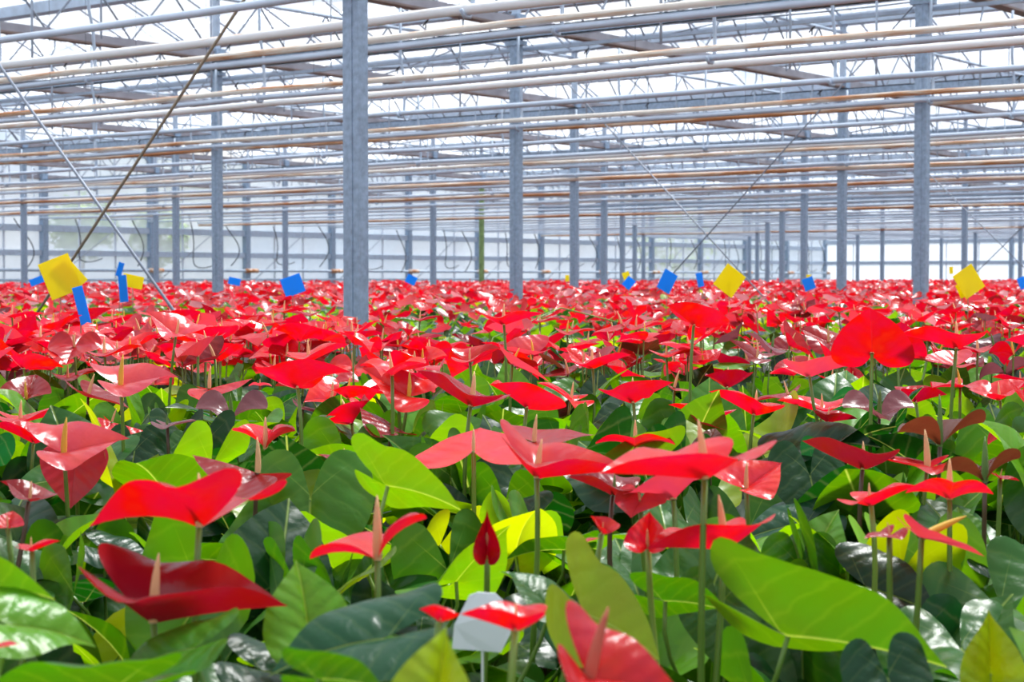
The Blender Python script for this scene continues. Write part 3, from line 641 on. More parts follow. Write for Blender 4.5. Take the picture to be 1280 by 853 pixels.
def nearest(P, bias=0.05):
    q = Vector((P.x, P.y, 0)) - CF * 0
    return min(near, key=lambda d: (d['x'] - q.x) ** 2 + (d['y'] - q.y) ** 2 + .004 * len(d['h']))
HERO = [
 # left part
 (42,555,78,275,18,0,.7,.6,'r',{'lab':'a cupped red spathe at the far left edge, peach spadix behind it'}),
 (26,530,85,80,8,0,.3,.3,'r',{}),
 (80,567,112,72,14,10,.6,.15,'k',{'raw':1,'lobe':.5,'sp':'yellow','spl':.05,'lab':'a glossy pink spathe with long yellow spadix at the left'}),
 (94,581,78,180,-62,0,.1,.1,'k',{'lab':'a pink-red veined spathe facing the camera at the left','lobe':.1}),
 (140,528,58,95,-12,0,-.5,-.5,'r',{}),
 (36,627,66,290,35,0,.5,.5,'d',{'lab':'a dark maroon spathe seen from below at the left edge'}),
 (249,660,215,290,20,0,.8,.4,'b',{'L':.16,'lobe':.9,'tip':-.5,'wide':1.25,'raw':1,'spl':.05,'lab':'the big bright red domed spathe with whitish inner side at lower left'}),
 (322,592,118,278,10,0,-.5,-.4,'d',{'lab':'a brown-red domed spathe with pale tip left of the tall heart leaves'}),
 (289,525,84,180,6,0,.5,.5,'p',{'raw':1,'lobe':1.1,'sp':'green','spl':.05,'lab':'a silvery old spathe with green spadix left of the long dark stem'}),
 (209,534,52,90,5,0,.2,.2,'p',{}),
 (220,419,68,285,28,0,.2,.7,'k',{'lab':'a pale-edged pink spathe pointing up left, just right of the blue cards','spl':.04}),
 (151,483,98,72,14,8,.5,.15,'k',{'raw':1,'lobe':.6,'sp':'yellow','spl':.05,'lab':'a pink spathe with yellow spadix in the left middle'}),
 (192,481,52,15,30,0,.3,.3,'r',{}),
 (262,486,76,95,6,0,-.3,-.4,'r',{'lab':'a wide red arched spathe above the silvery old one'}),
 (331,452,48,190,30,0,.6,.6,'r',{}),
 (387,453,74,85,18,0,.5,.4,'b',{'st':'b','lab':'a wide red spathe with pale inner right wing on a long dark stem'}),
 (302,430,46,100,5,0,.2,.3,'r',{}),(131,447,66,75,12,0,.2,.3,'r',{}),(93,434,60,180,-20,0,.2,.2,'m',{}),(38,428,24,180,50,0,1.0,1.0,'r',{}),
 (15,398,46,90,5,0,.3,.3,'r',{}),(85,475,56,70,10,0,.3,.2,'m',{}),(110,497,76,100,-8,0,.1,.2,'d',{}),(33,500,66,0,30,0,.6,.6,'d',{'sp':'yellow'}),
 (440,531,80,150,30,12,.9,.5,'b',{'spl':.052,'lean':-.2,'lab':'a narrow red winged spathe left of centre with leaning thick spadix'}),
 (343,463,60,95,5,0,.3,.2,'r',{}),(325,483,26,180,10,0,.2,.2,'k',{}),(378,512,46,90,-10,0,.2,.3,'p',{}),(190,441,42,90,0,0,.2,.3,'r',{}),
 (140,404,46,90,6,0,.3,.3,'r',{}),(220,404,36,60,10,0,.3,.3,'r',{}),(355,392,44,90,4,0,.3,.3,'r',{}),(388,396,40,270,4,0,.3,.3,'k',{}),
 (10,660,40,0,30,0,.5,.5,'r',{}),
 # centre left
 (442,461,60,190,-15,0,.2,.2,'r',{}),(478,438,52,90,-5,0,-.2,-.3,'r',{}),(523,429,44,80,10,0,.5,.4,'k',{}),(505,428,36,300,20,0,.5,.6,'k',{}),(525,402,38,90,6,0,.3,.3,'r',{}),
 (588,432,42,300,20,0,.5,.4,'d',{}),(630,407,70,95,10,0,.3,.5,'r',{'lab':'a wide red spathe just left of the centre column foot'}),(675,404,36,90,5,0,.3,.3,'r',{}),
 (777,405,52,275,-12,0,-.3,-.2,'r',{}),(795,412,52,95,6,0,.3,.2,'r',{}),(867,408,80,225,22,0,.62,.62,'r',{'lab':'a wide red funnel-shaped spathe just under the yellow diamond card','lobe':.1}),
 (709,418,50,90,2,0,.2,.2,'r',{'sp':'yellow'}),(652,448,50,180,30,0,.5,.8,'r',{}),(640,456,74,105,-18,-14,.1,.1,'k',{'sp':'yellow','lab':'a striped pink spathe with lying yellow spadix near the centre'}),
 (620,451,42,270,8,0,.2,.3,'k',{}),(588,509,112,280,30,12,.35,.6,'m',{'lab':'the long dark red spathe pointing up left near the centre','L':.14,'tip':.1}),
 (658,511,92,230,24,0,.62,.62,'b',{'lab':'a broad red funnel-shaped spathe near centre, right of the long dark one','lobe':.1}),
 (489,538,74,300,35,0,-.2,-.3,'d',{'sp':'green','lab':'a brown rounded old spathe with thin white petal edge, left of centre'}),
 (710,468,54,280,0,0,-.1,.2,'d',{}),(741,462,70,100,15,-10,.4,.3,'r',{}),(792,505,84,120,20,-10,.5,.55,'b',{'lab':'a two-lobed red spathe with peach spadix right of centre'}),
 (790,457,42,290,20,0,.4,.4,'d',{}),(833,448,60,90,8,0,.3,.3,'r',{}),(843,485,70,95,-6,0,-.2,-.1,'m',{'lab':'a crumpled deep red spathe with light wet sheen right of centre'}),
 (889,526,78,285,12,0,.45,.4,'b',{'lab':'a long narrow red spathe pointing left, right of centre'}),(735,430,44,90,4,0,.3,.2,'r',{}),(850,421,42,60,4,0,.3,.2,'r',{}),
 # right
 (1090,443,98,195,68,0,.2,.2,'b',{'raw':1,'L':.14,'wide':1.1,'curl':-.6,'lab':'the tall domed red spathe standing upright right of the far columns','lobe':.5,'tip':-.3}),
 (1122,441,66,185,60,0,.2,.2,'r',{'raw':1}),
 (1195,437,98,285,20,6,.5,.6,'b',{'L':.14,'lab':'the large red spathe below the right column, wings spread on a tall stem'}),
 (1160,427,42,90,0,0,.2,.2,'r',{}),(1222,442,60,280,4,0,.3,.3,'r',{}),(1262,412,36,90,4,0,.3,.3,'r',{}),(893,422,46,90,-8,0,.0,.1,'m',{}),(940,430,32,90,0,0,.2,.2,'r',{}),
 (1012,472,84,95,12,-16,.55,.45,'k',{'lab':'a red spathe with big pink left lobe right of centre'}),(985,496,60,280,-5,0,.2,.2,'m',{}),
 (942,520,86,275,22,8,.5,.7,'b',{'lab':'a red cupped spathe with whitish left rim, right of centre'}),(1027,517,78,280,10,0,.4,.5,'b',{'lab':'a red spathe pointing left in the right-hand middle'}),
 (1065,474,28,0,60,0,.6,.6,'r',{}),(1145,504,56,85,10,0,.9,.9,'m',{'lab':'a half-closed deep red spathe at the right'}),(1195,457,66,275,5,-12,.1,.2,'k',{}),
 (1250,501,72,75,20,0,.6,.5,'b',{'lab':'a red funnel spathe near the right edge with white left flap'}),(1276,546,74,180,-25,0,-.4,-.4,'b',{'lab':'a round red spathe cut by the right edge'}),
 (1099,524,84,180,8,0,.5,.5,'p',{'raw':1,'lobe':1.1,'spl':.055,'lab':'a silvery purple old spathe with tall green spadix at the right'}),
 (1035,529,50,95,2,0,.7,.7,'m',{}),(1078,588,112,282,22,8,.55,.45,'d',{'L':.14,'lab':'the long dark red spathe pointing left at the right middle','tip':.1}),
 (1175,559,108,352,14,0,.55,.75,'o',{'raw':1,'lobe':1.1,'spl':.075,'lab':'an old brown-green two-lobed spathe with long green spadix at the right'}),
 (1159,587,92,275,4,0,.2,.25,'r',{'spl':.055,'lab':'a flat red spathe with leaning peach spadix under the brown-green one'}),
 (1089,633,88,120,20,0,.5,.4,'b',{'st':'l','lab':'a two-lobed red spathe on a light green stem at the lower right'}),
 (1187,626,98,190,20,0,.38,.38,'b',{'spl':.05,'lab':'a spread red spathe with peach spadix at the lower right'}),
 (1231,604,96,10,14,0,.5,.9,'o',{'raw':1,'lobe':1.1,'spl':.06,'lab':'an old green-brown spathe with white right wing near right edge'}),
 (933,611,86,60,20,15,.5,.3,'b',{}),(1152,673,108,97,-10,-10,.05,.05,'k',{'sp':'yellow','spl':.05,'lean':.9,'lab':'a flat shiny pink spathe with lying yellow spadix at the lower right'}),
 (1112,670,50,250,0,0,.2,.2,'m',{}),(1250,599,34,90,0,0,.3,.3,'m',{}),(1040,478,48,90,4,0,.3,.3,'r',{}),(1275,480,50,270,8,0,.4,.4,'r',{}),
 (794,560,90,185,10,0,.30,.30,'b',{'lab':'a thin wide red spathe above the huge blurred one'}),
 (881,600,195,250,8,0,.55,.45,'b',{'L':.15,'lobe':.55,'lab':'the widest bright red blurred spathe right of centre'}),
 (842,626,112,150,28,-6,.8,.35,'k',{'spl':.055,'lab':'a pink spathe with upright left wing below the widest red one'}),
 (905,689,142,252,10,0,.75,.4,'b',{'L':.145,'lobe':.6,'spl':.055,'lab':'the nearer red spathe right of centre with thick peach spadix'}),
 (671,599,155,92,8,0,.65,.5,'r',{'L':.145,'lobe':1.1,'lab':'the red spathe with pale left wing and dark brownish stem at the centre'}),
 (668,553,106,95,2,0,.1,-.1,'m',{'lab':'a flat dark red spathe edged in green at the centre'}),
 (766,620,84,270,18,0,.5,.7,'d',{'sp':'green','lab':'a small red and green cupped spathe with green spadix at the centre'}),
 (872,530,50,90,-10,0,.1,.1,'k',{}),(885,556,40,30,45,0,.2,.2,'o',{}),
 (592,564,135,4,18,0,-.25,-.12,'b',{'L':.15,'raw':1,'lobe':.1,'wide':1.2,'spl':.03,'st':'l','lab':'a two-lobed bright red spathe on tall pale stem at the centre'}),
 (810,683,64,10,62,0,.9,.9,'b',{'st':'l','lab':'a half-open red bloom on a pale stem, lower right of centre'}),
 (800,626,60,200,-20,0,.2,.2,'k',{}),(752,668,44,330,40,0,1.1,1.1,'r',{}),
 (332,562,84,0,22,0,.8,.8,'b',{'raw':1,'lobe':.9,'L':.135,'spl':.05,'lab':'a small red V-shaped spathe with tall spadix left of centre'}),(430,580,50,280,10,0,.2,.2,'d',{}),
 (472,701,150,0,12,0,.25,.95,'b',{'L':.145,'lobe':.7,'raw':1,'lean':.0,'spl':.062,'lab':'the red spathe with one flat and one raised wing, bottom left of centre'}),
 (549,778,44,250,30,0,1.1,1.1,'b',{'lab':'a small unopened red bloom near the bottom centre'}),
 (644,790,98,275,20,0,.8,.7,'b',{'st':'l','L':.12,'lab':'the red spathe beside the white plant tag'}),
 (737,849,158,97,-4,8,.75,.25,'r',{'raw':1,'lobe':1.1,'L':.14,'sp':'red','spl':.05,'lab':'the red spathe at the bottom edge right of centre, spadix red'}),
 (192,780,228,88,12,0,.7,.6,'e',{'L':.16,'lobe':.9,'hr':(.1,.32),'lab':'the dark red spathe at bottom left with pale pointed tip'}),
 (-8,812,44,90,5,0,.3,.3,'k',{}),(40,690,50,80,14,0,.4,.5,'b',{}),
 (609,684,72,0,85,0,1.35,1.35,'m',{'lab':'a tightly rolled deep red bud standing upright at the centre'}),
 (728,680,30,90,10,0,.3,.3,'k',{}),
]
HLEAF = [
 (485,608,150,96,-6,-30,.2,.75,'l',{'h':.25,'raw':1,'curl':-.6,'lobe':.5}),(388,625,165,180,-64,0,.1,.1,'v',{'h':.305,'lobe':.0,'wide':1.15}),(1013,597,125,168,-55,0,.1,.1,'d',{'h':.30,'lobe':0.1}),
 (731,767,165,104,-16,0,1.15,-.9,'y',{'lobe':.9,'raw':1,'curl':-.4,'h':.31}),(985,796,300,94,-3,-20,.3,.85,'n',{'h':.325,'raw':1,'curl':-.7,'lobe':.5,'tip':-.15}),(1085,735,145,120,-10,40,.2,.2,'d',{'h':.37}),
 (1110,850,140,160,-50,10,.2,.2,'t',{'h':.34}),(1238,842,125,10,76,0,.9,.9,'y'),(130,868,270,272,6,24,.3,.4,'g',{'h':.30}),
 (-35,735,175,95,4,-42,.3,.3,'v',{'h':.25}),(10,782,175,70,-6,24,.3,.2,'l',{'h':.27}),(240,812,160,275,-8,-20,.2,.2,'v',{'h':.31}),(478,800,225,262,-4,-24,.25,.15,'t',{'h':.29}),
 (400,850,130,80,0,-45,.3,.3,'g',{'h':.27}),(385,785,140,335,70,0,.2,.3,'l',{'h':.32}),(548,890,170,8,74,0,.5,.9,'y',{'h':.275}),(135,690,90,90,-6,24,.2,.2,'t'),
 (688,762,130,300,42,0,.3,.3,'g',{'h':.34}),(705,688,115,272,4,22,.3,.3,'g'),(832,752,125,88,0,-40,.3,.3,'g',{'h':.34}),(1000,712,120,178,-68,0,.2,.2,'g'),
 (1150,478,74,275,22,24,.2,.2,'l'),(185,533,66,180,-70,0,.1,.1,'l'),(735,520,84,275,-4,-22,.2,.2,'d'),(905,462,90,60,12,0,.2,.2,'l'),
 (1092,503,66,8,70,0,.2,.2,'l'),(398,518,66,0,72,0,.1,.1,'l'),(348,492,48,10,72,0,.1,.1,'l'),(505,556,104,45,55,0,.2,.2,'l'),
 (100,508,76,275,-5,-22,.2,.2,'d'),(290,536,120,95,4,-14,.2,.2,'g'),(168,566,95,180,-48,0,.1,.1,'d',{'h':.32}),(192,603,66,0,62,0,.2,.2,'y'),
 (128,655,80,40,40,0,.2,.2,'l'),(958,565,90,80,0,14,.2,.2,'l'),(1005,655,128,268,-6,-26,.2,.2,'t'),(1018,700,120,45,60,0,.3,.3,'l'),
 (1205,672,74,0,58,0,.2,.2,'l'),(1240,705,100,92,0,20,.2,.2,'d'),(255,700,130,90,0,-32,.2,.2,'g'),(600,620,120,150,-45,0,.2,.2,'d'),
 (648,655,130,268,-5,-26,.2,.2,'t'),(20,440,50,0,50,0,.2,.2,'l'),(60,455,50,90,0,0,.2,.2,'l'),(560,450,60,0,60,0,.2,.2,'l'),(740,430,60,90,20,-20,.2,.2,'l'),
 (250,480,60,0,60,0,.2,.2,'l'),(830,560,70,0,40,0,.2,.2,'y'),(640,540,60,0,60,0,.2,.2,'g'),(1140,600,80,180,-50,0,.2,.2,'g'),(1030,430,50,0,40,0,.2,.2,'l'),
 (560,640,100,90,-10,-30,.2,.2,'l'),(440,660,110,270,0,20,.2,.2,'y'),(900,760,130,180,-55,0,.2,.2,'g'),(330,840,150,92,-6,20,.2,.2,'t'),
 (460,720,110,240,-20,20,.2,.2,'y'),(620,600,110,180,-60,0,.2,.2,'d'),(1180,520,80,90,-10,20,.2,.2,'g'),(1235,470,80,180,-40,0,.2,.2,'l'),
]
snap = []
for row in sorted(HERO, key=lambda q: -q[2]):
    if row[2] < 72: continue
    opt = row[9] if len(row) > 9 else {}; dep = opt.get('L', .125) * F / row[2]; p = at_depth(row[0], row[1], dep); h = EYE.z - p.z
    lo_, hi_ = opt.get('hr', (.10, .27)); hh = min(max(h, lo_), hi_); p = at_depth(row[0], row[1], dep * hh / h) + CF * .015
    free_ = [i for i in range(len(near_sites)) if i not in snap]
    i = min(free_, key=lambda i: (near_sites[i][1] - p.x) ** 2 + (near_sites[i][2] - p.y) ** 2)
    if (near_sites[i][1] - p.x) ** 2 + (near_sites[i][2] - p.y) ** 2 < .17 ** 2: near_sites[i] = (near_sites[i][0], p.x, p.y, 0, 0); snap.append(i)
near = [new_plant(x, y) for z, x, y, u, v in near_sites[:300]]
# ---- flowers read off the photograph: x, y of the stem top, apparent size, azimuth of the tip (0 away, 90 right, 180 to the viewer), pitch, roll, folds left/right, tone, spadix, real size
placed = []
for row in HERO:
    jx, jy, S_, az, pit, rol, fl_, fr_, tone = row[:9]; opt = row[9] if len(row) > 9 else {}
    real = opt.get('L', .125); dep = real * F / S_
    h = -(at_depth(jx, jy, dep).z - EYE.z)
    lo_, hi_ = opt.get('hr', (.10, .27))
    if h < lo_ or h > hi_:
        hh = min(max(h, lo_), hi_); dep = dep * hh / h if h > 0 else dep; real = S_ * dep / F
    P = at_depth(jx, jy, dep)
    if P.y > 4.9:                                        # keep off the aisle
        k_ = 4.9 / P.y; P = EYE + (P - EYE) * k_; real *= k_
    pl = nearest(P)
    if not opt.get('raw') and 2 <= pit <= 30 and 'L' not in opt: pit += 10
    R = frame(az, pit, rol)
    cu = opt.get('curl', -.9 if fl_ + fr_ > .35 else .15); k_f = .28 if cu < 0 else 0
    mk = dict(fine=1, fl=fl_ + k_f, fr=fr_ + k_f, curl=cu, lobe=opt.get('lobe', .65), tip=opt.get('tip', -.1), ruf=opt.get('ruf', .04), ph=rs.uniform(0, 6), wide=opt.get('wide', 1.15))
    add_flower(pl, P, real * opt.get('k', 1.0), R, tone, mk=mk, spad=opt.get('sp', 'green' if tone in 'op' else 'peach'), spl=opt.get('spl', None), stemcol=opt.get('st', 'b' if tone in 'opd' else 'g'), lean=opt.get('lean', .2))
    pl['h'].append((S_, opt.get('lab'))); placed.append((jx, jy, S_, dep))
for row in HLEAF:
    jx, jy, S_, az, pit, rol, fl_, fr_, tone = row[:9]; opt = row[9] if len(row) > 9 else {}
    real = opt.get('L', .19); dep = real * F / S_
    h = -(at_depth(jx, jy, dep).z - EYE.z); lo_, hi_ = (opt['h'], opt['h']) if 'h' in opt else opt.get('hr', (.25, .36))
    if h < lo_ or h > hi_:
        hh = min(max(h, lo_), hi_); dep = dep * hh / h; real = S_ * dep / F
    P = at_depth(jx, jy, dep); pl = nearest(P)
    k_f = 0 if opt.get('raw') else .35; mk = dict(fine=1, fl=fl_ + k_f, fr=fr_ + k_f, curl=opt.get('curl', -1.3), lobe=opt.get('lobe', .3), tip=opt.get('tip', -.35), ruf=opt.get('ruf', .05), ph=rs.uniform(0, 6), wide=opt.get('wide', 1.0))
    add_leaf(pl, P, real, frame(az, pit, rol), tone, mk=mk); placed.append((jx, jy - 5, S_ * .45, 0))
# ---- pools of shared blades for everything not read off the photograph
def pool(leaf, lo, n):
    res = []
    for _ in range(n):
        if leaf: res.append(heart_mesh('leaf', M['leaf'], leaf=1, lo=lo, fine=1 - lo, fl=rs.uniform(.1, .8), fr=rs.uniform(.1, .8), curl=rs.uniform(-1.8, 0), lobe=rs.uniform(.1, 1.0), tip=rs.uniform(-.6, -.1), ruf=rs.uniform(.02, .09), ph=rs.uniform(0, 6)))
        else: res.append(heart_mesh('spathe', M['spathe'], lo=lo, fine=1 - lo, fl=rs.uniform(.3, 1.05), fr=rs.uniform(.3, 1.05), curl=rs.uniform(-1.5, 0), lobe=rs.uniform(.4, 1.2), tip=rs.uniform(-.4, .2), ruf=rs.uniform(.01, .06), ph=rs.uniform(0, 6), wide=rs.uniform(1.0, 1.2)))
    return res
PL_, PS_ = pool(1, 0, 14), pool(0, 0, 14)
PLlo, PSlo = pool(1, 1, 10), pool(0, 1, 12)
def tone_pick(): return rs.choices('rbkmdop', (36, 24, 18, 8, 6, 4, 4))[0]
def ltone(): return rs.choices('gdlyvt', (34, 22, 16, 2, 20, 7))[0]
def free(P, rad):
    u, v, z = project(P)
    for a, b, s, d_ in placed:
        if (u - a) ** 2 + ((v - b) * 1.5) ** 2 < (s * .5 + rad) ** 2: return False
    return True
nf = nl = 0
for pl in near:
    u, v, z = project((pl['x'], pl['y'], 1.42)); lo = z > 4.2
    nleaf = 9 if z < 3 else (8 if z < 4.5 else 6)
    a0 = rs.uniform(0, 360)
    for k in range(nleaf):
        az = a0 + k * 137.5 + rs.uniform(-20, 20); rad = rs.uniform(.05, .16); hgt = rs.uniform(.14, .26) if z < 2.0 else (rs.uniform(.18, .345) if z < 2.6 else rs.uniform(.22, .41))
        P = Vector((pl['x'] + rad * math.sin(math.radians(az)), pl['y'] + rad * math.cos(math.radians(az)), BZ + hgt))
        if z < 1.35 and hgt > .33: P.z -= .07
        uu, vv_, zz = project(P)
        if any(zz < d_ - .02 and abs(uu - a) < .55 * s + 10 and -.8 * s < vv_ - b < .2 * s + 12 for a, b, s, d_ in placed if d_): continue
        L_ = rs.uniform(.15, .215); pit = rs.choice((rs.uniform(-70, -20), rs.uniform(-20, 25), rs.uniform(30, 70)))
        add_leaf(pl, P, L_, frame(az + rs.uniform(-35, 35), pit, rs.uniform(-30, 30), True), ltone(), mesh=rs.choice(PLlo if lo else PL_), lo=lo); nl += 1
    nfl = rs.choice((2, 3, 3)) if z > 3.3 else (1 if z > 2.5 else 0)
    if -60 > u or u > 1340: nfl = 2
    if z > 4.3: nfl = rs.choice((3, 3, 4))
    for k in range(nfl):
        az = rs.uniform(0, 360); rad = rs.uniform(.02, .12)
        P = Vector((pl['x'] + rad * math.sin(math.radians(az)), pl['y'] + rad * math.cos(math.radians(az)), BZ + rs.uniform(.44, .55)))
        if z < 4.6 and not free(P, 8): continue
        uu, vv_, zz = project(P)
        if (455 < uu < 630 and 388 < vv_ < 436 or 690 < uu < 760 and 400 < vv_ < 425 or 940 < uu < 1070 and 395 < vv_ < 428) and rs.random() < .8: continue
        R = frame(rs.uniform(0, 360), rs.uniform(-15, 42), rs.uniform(-20, 20), True)
        t_ = tone_pick() if z > 3.4 else rs.choice('rbbk')
        add_flower(pl, P, rs.uniform(.10, .135), R, t_, mesh=rs.choice(PSlo if z > 5 else PS_), lo=lo, spad='green' if t_ in 'op' else rs.choice(('peach', 'peach', 'yellow'))); nf += 1
# first rows beyond the aisle
far = []
for z, x, y, u, v in far_sites:
    pl = new_plant(x, y); far.append(pl); pl['far'] = 1
    a0 = rs.uniform(0, 360)
    for k in range(6):
        az = a0 + k * 137.5; rad = rs.uniform(.04, .14)
        P = Vector((x + rad * math.sin(math.radians(az)), y + rad * math.cos(math.radians(az)), BZ + rs.uniform(.22, .42)))
        add_leaf(pl, P, rs.uniform(.13, .19), frame(az, rs.uniform(-50, 10), rs.uniform(-25, 25), True), ltone(), mesh=rs.choice(PLlo), lo=True)
    for k in range(rs.choice((3, 4, 4)) if y > 6.8 else rs.choice((0, 1, 2))):
        az = rs.uniform(0, 360); rad = rs.uniform(.02, .12)
        P = Vector((x + rad * math.sin(math.radians(az)), y + rad * math.cos(math.radians(az)), BZ + rs.uniform(.42, .56)))
        t_ = tone_pick()
        add_flower(pl, P, rs.uniform(.10, .13), frame(rs.uniform(0, 360), rs.uniform(-25, 40), rs.uniform(-20, 20), True), t_, mesh=rs.choice(PSlo), lo=True, spad='green' if t_ in 'op' else 'peach')
print('flowers', nf, 'leaves', nl)
# the rest of the far bed: one merged carpet of blades, real geometry
def carpet(name, parent_kind):
    rng = np.random.RandomState(5)
    zmin = far_sites[-1][0] if far_sites else 7.5
    V = []; Fc = []; U = []; Cc = []; MI = []; b = 0
    def protos(out, leaf):
        ps = []
        for _ in range(10):
            v, f, fl = heart(out, (1.0,), fl=rng.uniform(.1, .8), fr=rng.uniform(.1, .8), curl=0, lobe=rng.uniform(.2, .9), tip=rng.uniform(-.4, .2), ruf=0, ph=0)
            ps.append((np.array(v), np.array(f), np.array(fl) + [.5, .35]))
        return ps
    P1, P2 = protos(SP_LO, 0), protos(LF_LO, 1)
    z = zmin - .4
    X0, X1, Yb0, Yb1 = WX + 1.0, 5.6, 6.5, WY - 1.0
    cellsn = 0
    while z < 74:
        dz = .30 if z < 18 else (.5 if z < 35 else .9)
        dens = 36 if z < 14 else (28 if z < 24 else (16 if z < 40 else 8)); sc = 1.0 if z < 24 else (1.15 if z < 40 else 1.5)
        w = z * (2500 / F); n = rng.poisson(dens * w * dz)
        uu = rng.uniform(-450, 2050, n); dd = z + rng.uniform(0, dz, n)
        for u, d in zip(uu, dd):
            p = at_depth(u, 346, d); x, y = p.x, p.y
            if not (X0 < x < X1 and Yb0 < y < Yb1): continue
            leafq = rng.rand() < (.42 if z < 20 else .25)
            pr = (P2 if leafq else P1)[rng.randint(10)]
            L_ = (rng.uniform(.14, .19) if leafq else rng.uniform(.10, .135)) * sc
            hgt = BZ + (rng.uniform(.24, .45) if leafq else rng.uniform(.42, .575))
            a, pt, rl = rng.uniform(0, 6.283), rng.uniform(-.5, .6), rng.uniform(-.4, .4)
            ca, sa, cpp, spp, cr_, sr_ = math.cos(a), math.sin(a), math.cos(pt), math.sin(pt), math.cos(rl), math.sin(rl)
            Rz = np.array([[ca, -sa, 0], [sa, ca, 0], [0, 0, 1]]); Rx = np.array([[1, 0, 0], [0, cpp, -spp], [0, spp, cpp]]); Ry = np.array([[cr_, 0, sr_], [0, 1, 0], [-sr_, 0, cr_]])
            vv = pr[0] @ (Rz @ Rx @ Ry).T * L_ + [x, y, hgt]
            V.append(vv); Fc.append([[b + q for q in t] for t in pr[1].tolist()]); U.append(pr[2]); b += len(vv)
            if leafq: c = LT[list('gdlyv')[rng.choice(5, p=[.3, .15, .28, .12, .15])]]
            else: c = TONE[list('rbkmdw')[rng.choice(6, p=[.34, .24, .20, .06, .03, .13])]]  # palest pink spathes paint the glossy sparkle of the far bed into the colour
            j = rng.uniform(.85, 1.15); Cc.append(np.tile([min(1, q * j) for q in c] + [1], (len(vv), 1))); MI.append(np.full(len(pr[1]), 1 if leafq else 0)); cellsn += 1
        z += dz
    # plants of both beds beyond the frame's sides, down to their stems
    def blade(x, y, leafq, hgt, bx, by):
        nonlocal b
        pr = (P2 if leafq else P1)[rng.randint(10)]; L_ = rng.uniform(.14, .19) if leafq else rng.uniform(.10, .135)
        R_ = np.array(frame(rng.uniform(0, 360), rng.uniform(-40, 30) if leafq else rng.uniform(-10, 35), rng.uniform(-20, 20), True))
        vv = pr[0] @ R_.T * L_ + [x, y, hgt]; V.append(vv); Fc.append([[b + q for q in t] for t in pr[1].tolist()]); U.append(pr[2]); b += len(vv)
        c = LT[list('gdlv')[rng.randint(4)]] if leafq else TONE[list('rbkm')[rng.randint(4)]]
        Cc.append(np.tile(list(c) + [1], (len(vv), 1))); MI.append(np.full(len(pr[1]), 1 if leafq else 0))
        vs = []
        for k in range(3): a = k * 2.1; vs += [(bx + .003 * math.cos(a), by + .003 * math.sin(a), BZ + .02), (x + .003 * math.cos(a), y + .003 * math.sin(a), hgt)]
        V.append(np.array(vs)); Fc.append([[b + 2*k, b + (2*k+2) % 6, b + (2*k+3) % 6, b + 2*k+1] for k in range(3)]); U.append(np.full((6, 2), .95)); b += 6
        Cc.append(np.tile([.10, .19, .03, 1], (6, 1))); MI.append(np.full(3, 1))
    ms = 0
    for (ya, yb, xa, xb) in ((-.9, 4.75, -9, 5.6), (6.55, 9.6, -4, 5.6)):
        for y0 in np.arange(ya, yb, .22):
            for x0 in np.arange(xa, xb, .24):
                x, y = x0 + rng.uniform(-.04, .04), y0 + rng.uniform(-.04, .04); u, v, z_ = project((x, y, 1.40))
                if x * x + y * y < 2.2 or (z_ > .95 and -95 - 100 / z_ < u < 1375 + 100 / z_) or z_ < -1.5: continue
                if ya > 5 and (u < 1480 or z_ < 0): continue
                ms += 1
                for k in range(7): a = rng.uniform(0, 6.28); rr_ = rng.uniform(.04, .15); blade(x + rr_ * math.cos(a), y + rr_ * math.sin(a), True, BZ + rng.uniform(.18, .40), x, y)
                for k in range(3): a = rng.uniform(0, 6.28); rr_ = rng.uniform(.02, .11); blade(x + rr_ * math.cos(a), y + rr_ * math.sin(a), False, BZ + rng.uniform(.43, .55), x, y)
    print('margin plants', ms)
    V = np.concatenate(V); faces = [f for g in Fc for f in g]; me = bpy.data.meshes.new(name); me.from_pydata(V.tolist(), [], faces); me.update()
    uv = me.uv_layers.new(name='flat'); li = np.zeros(len(me.loops), np.int32); me.loops.foreach_get('vertex_index', li)
    uv.data.foreach_set('uv', np.concatenate(U)[li].astype(np.float32).ravel())
    ca_ = me.color_attributes.new(name='col', type='FLOAT_COLOR', domain='POINT'); ca_.data.foreach_set('color', np.concatenate(Cc).astype(np.float32).ravel())
    me.materials.append(M['spathe_far']); me.materials.append(M['leaf_far']); me.polygons.foreach_set('material_index', np.concatenate(MI).astype(np.int32)); me.shade_smooth()
    print('carpet blades', cellsn, 'faces', len(faces))
    return link(name, me)
tag(carpet('distant_anthuriums', 0), 'carpet of countless small red anthuriums filling the far bed up to the walls', 'anthurium', kind='stuff')
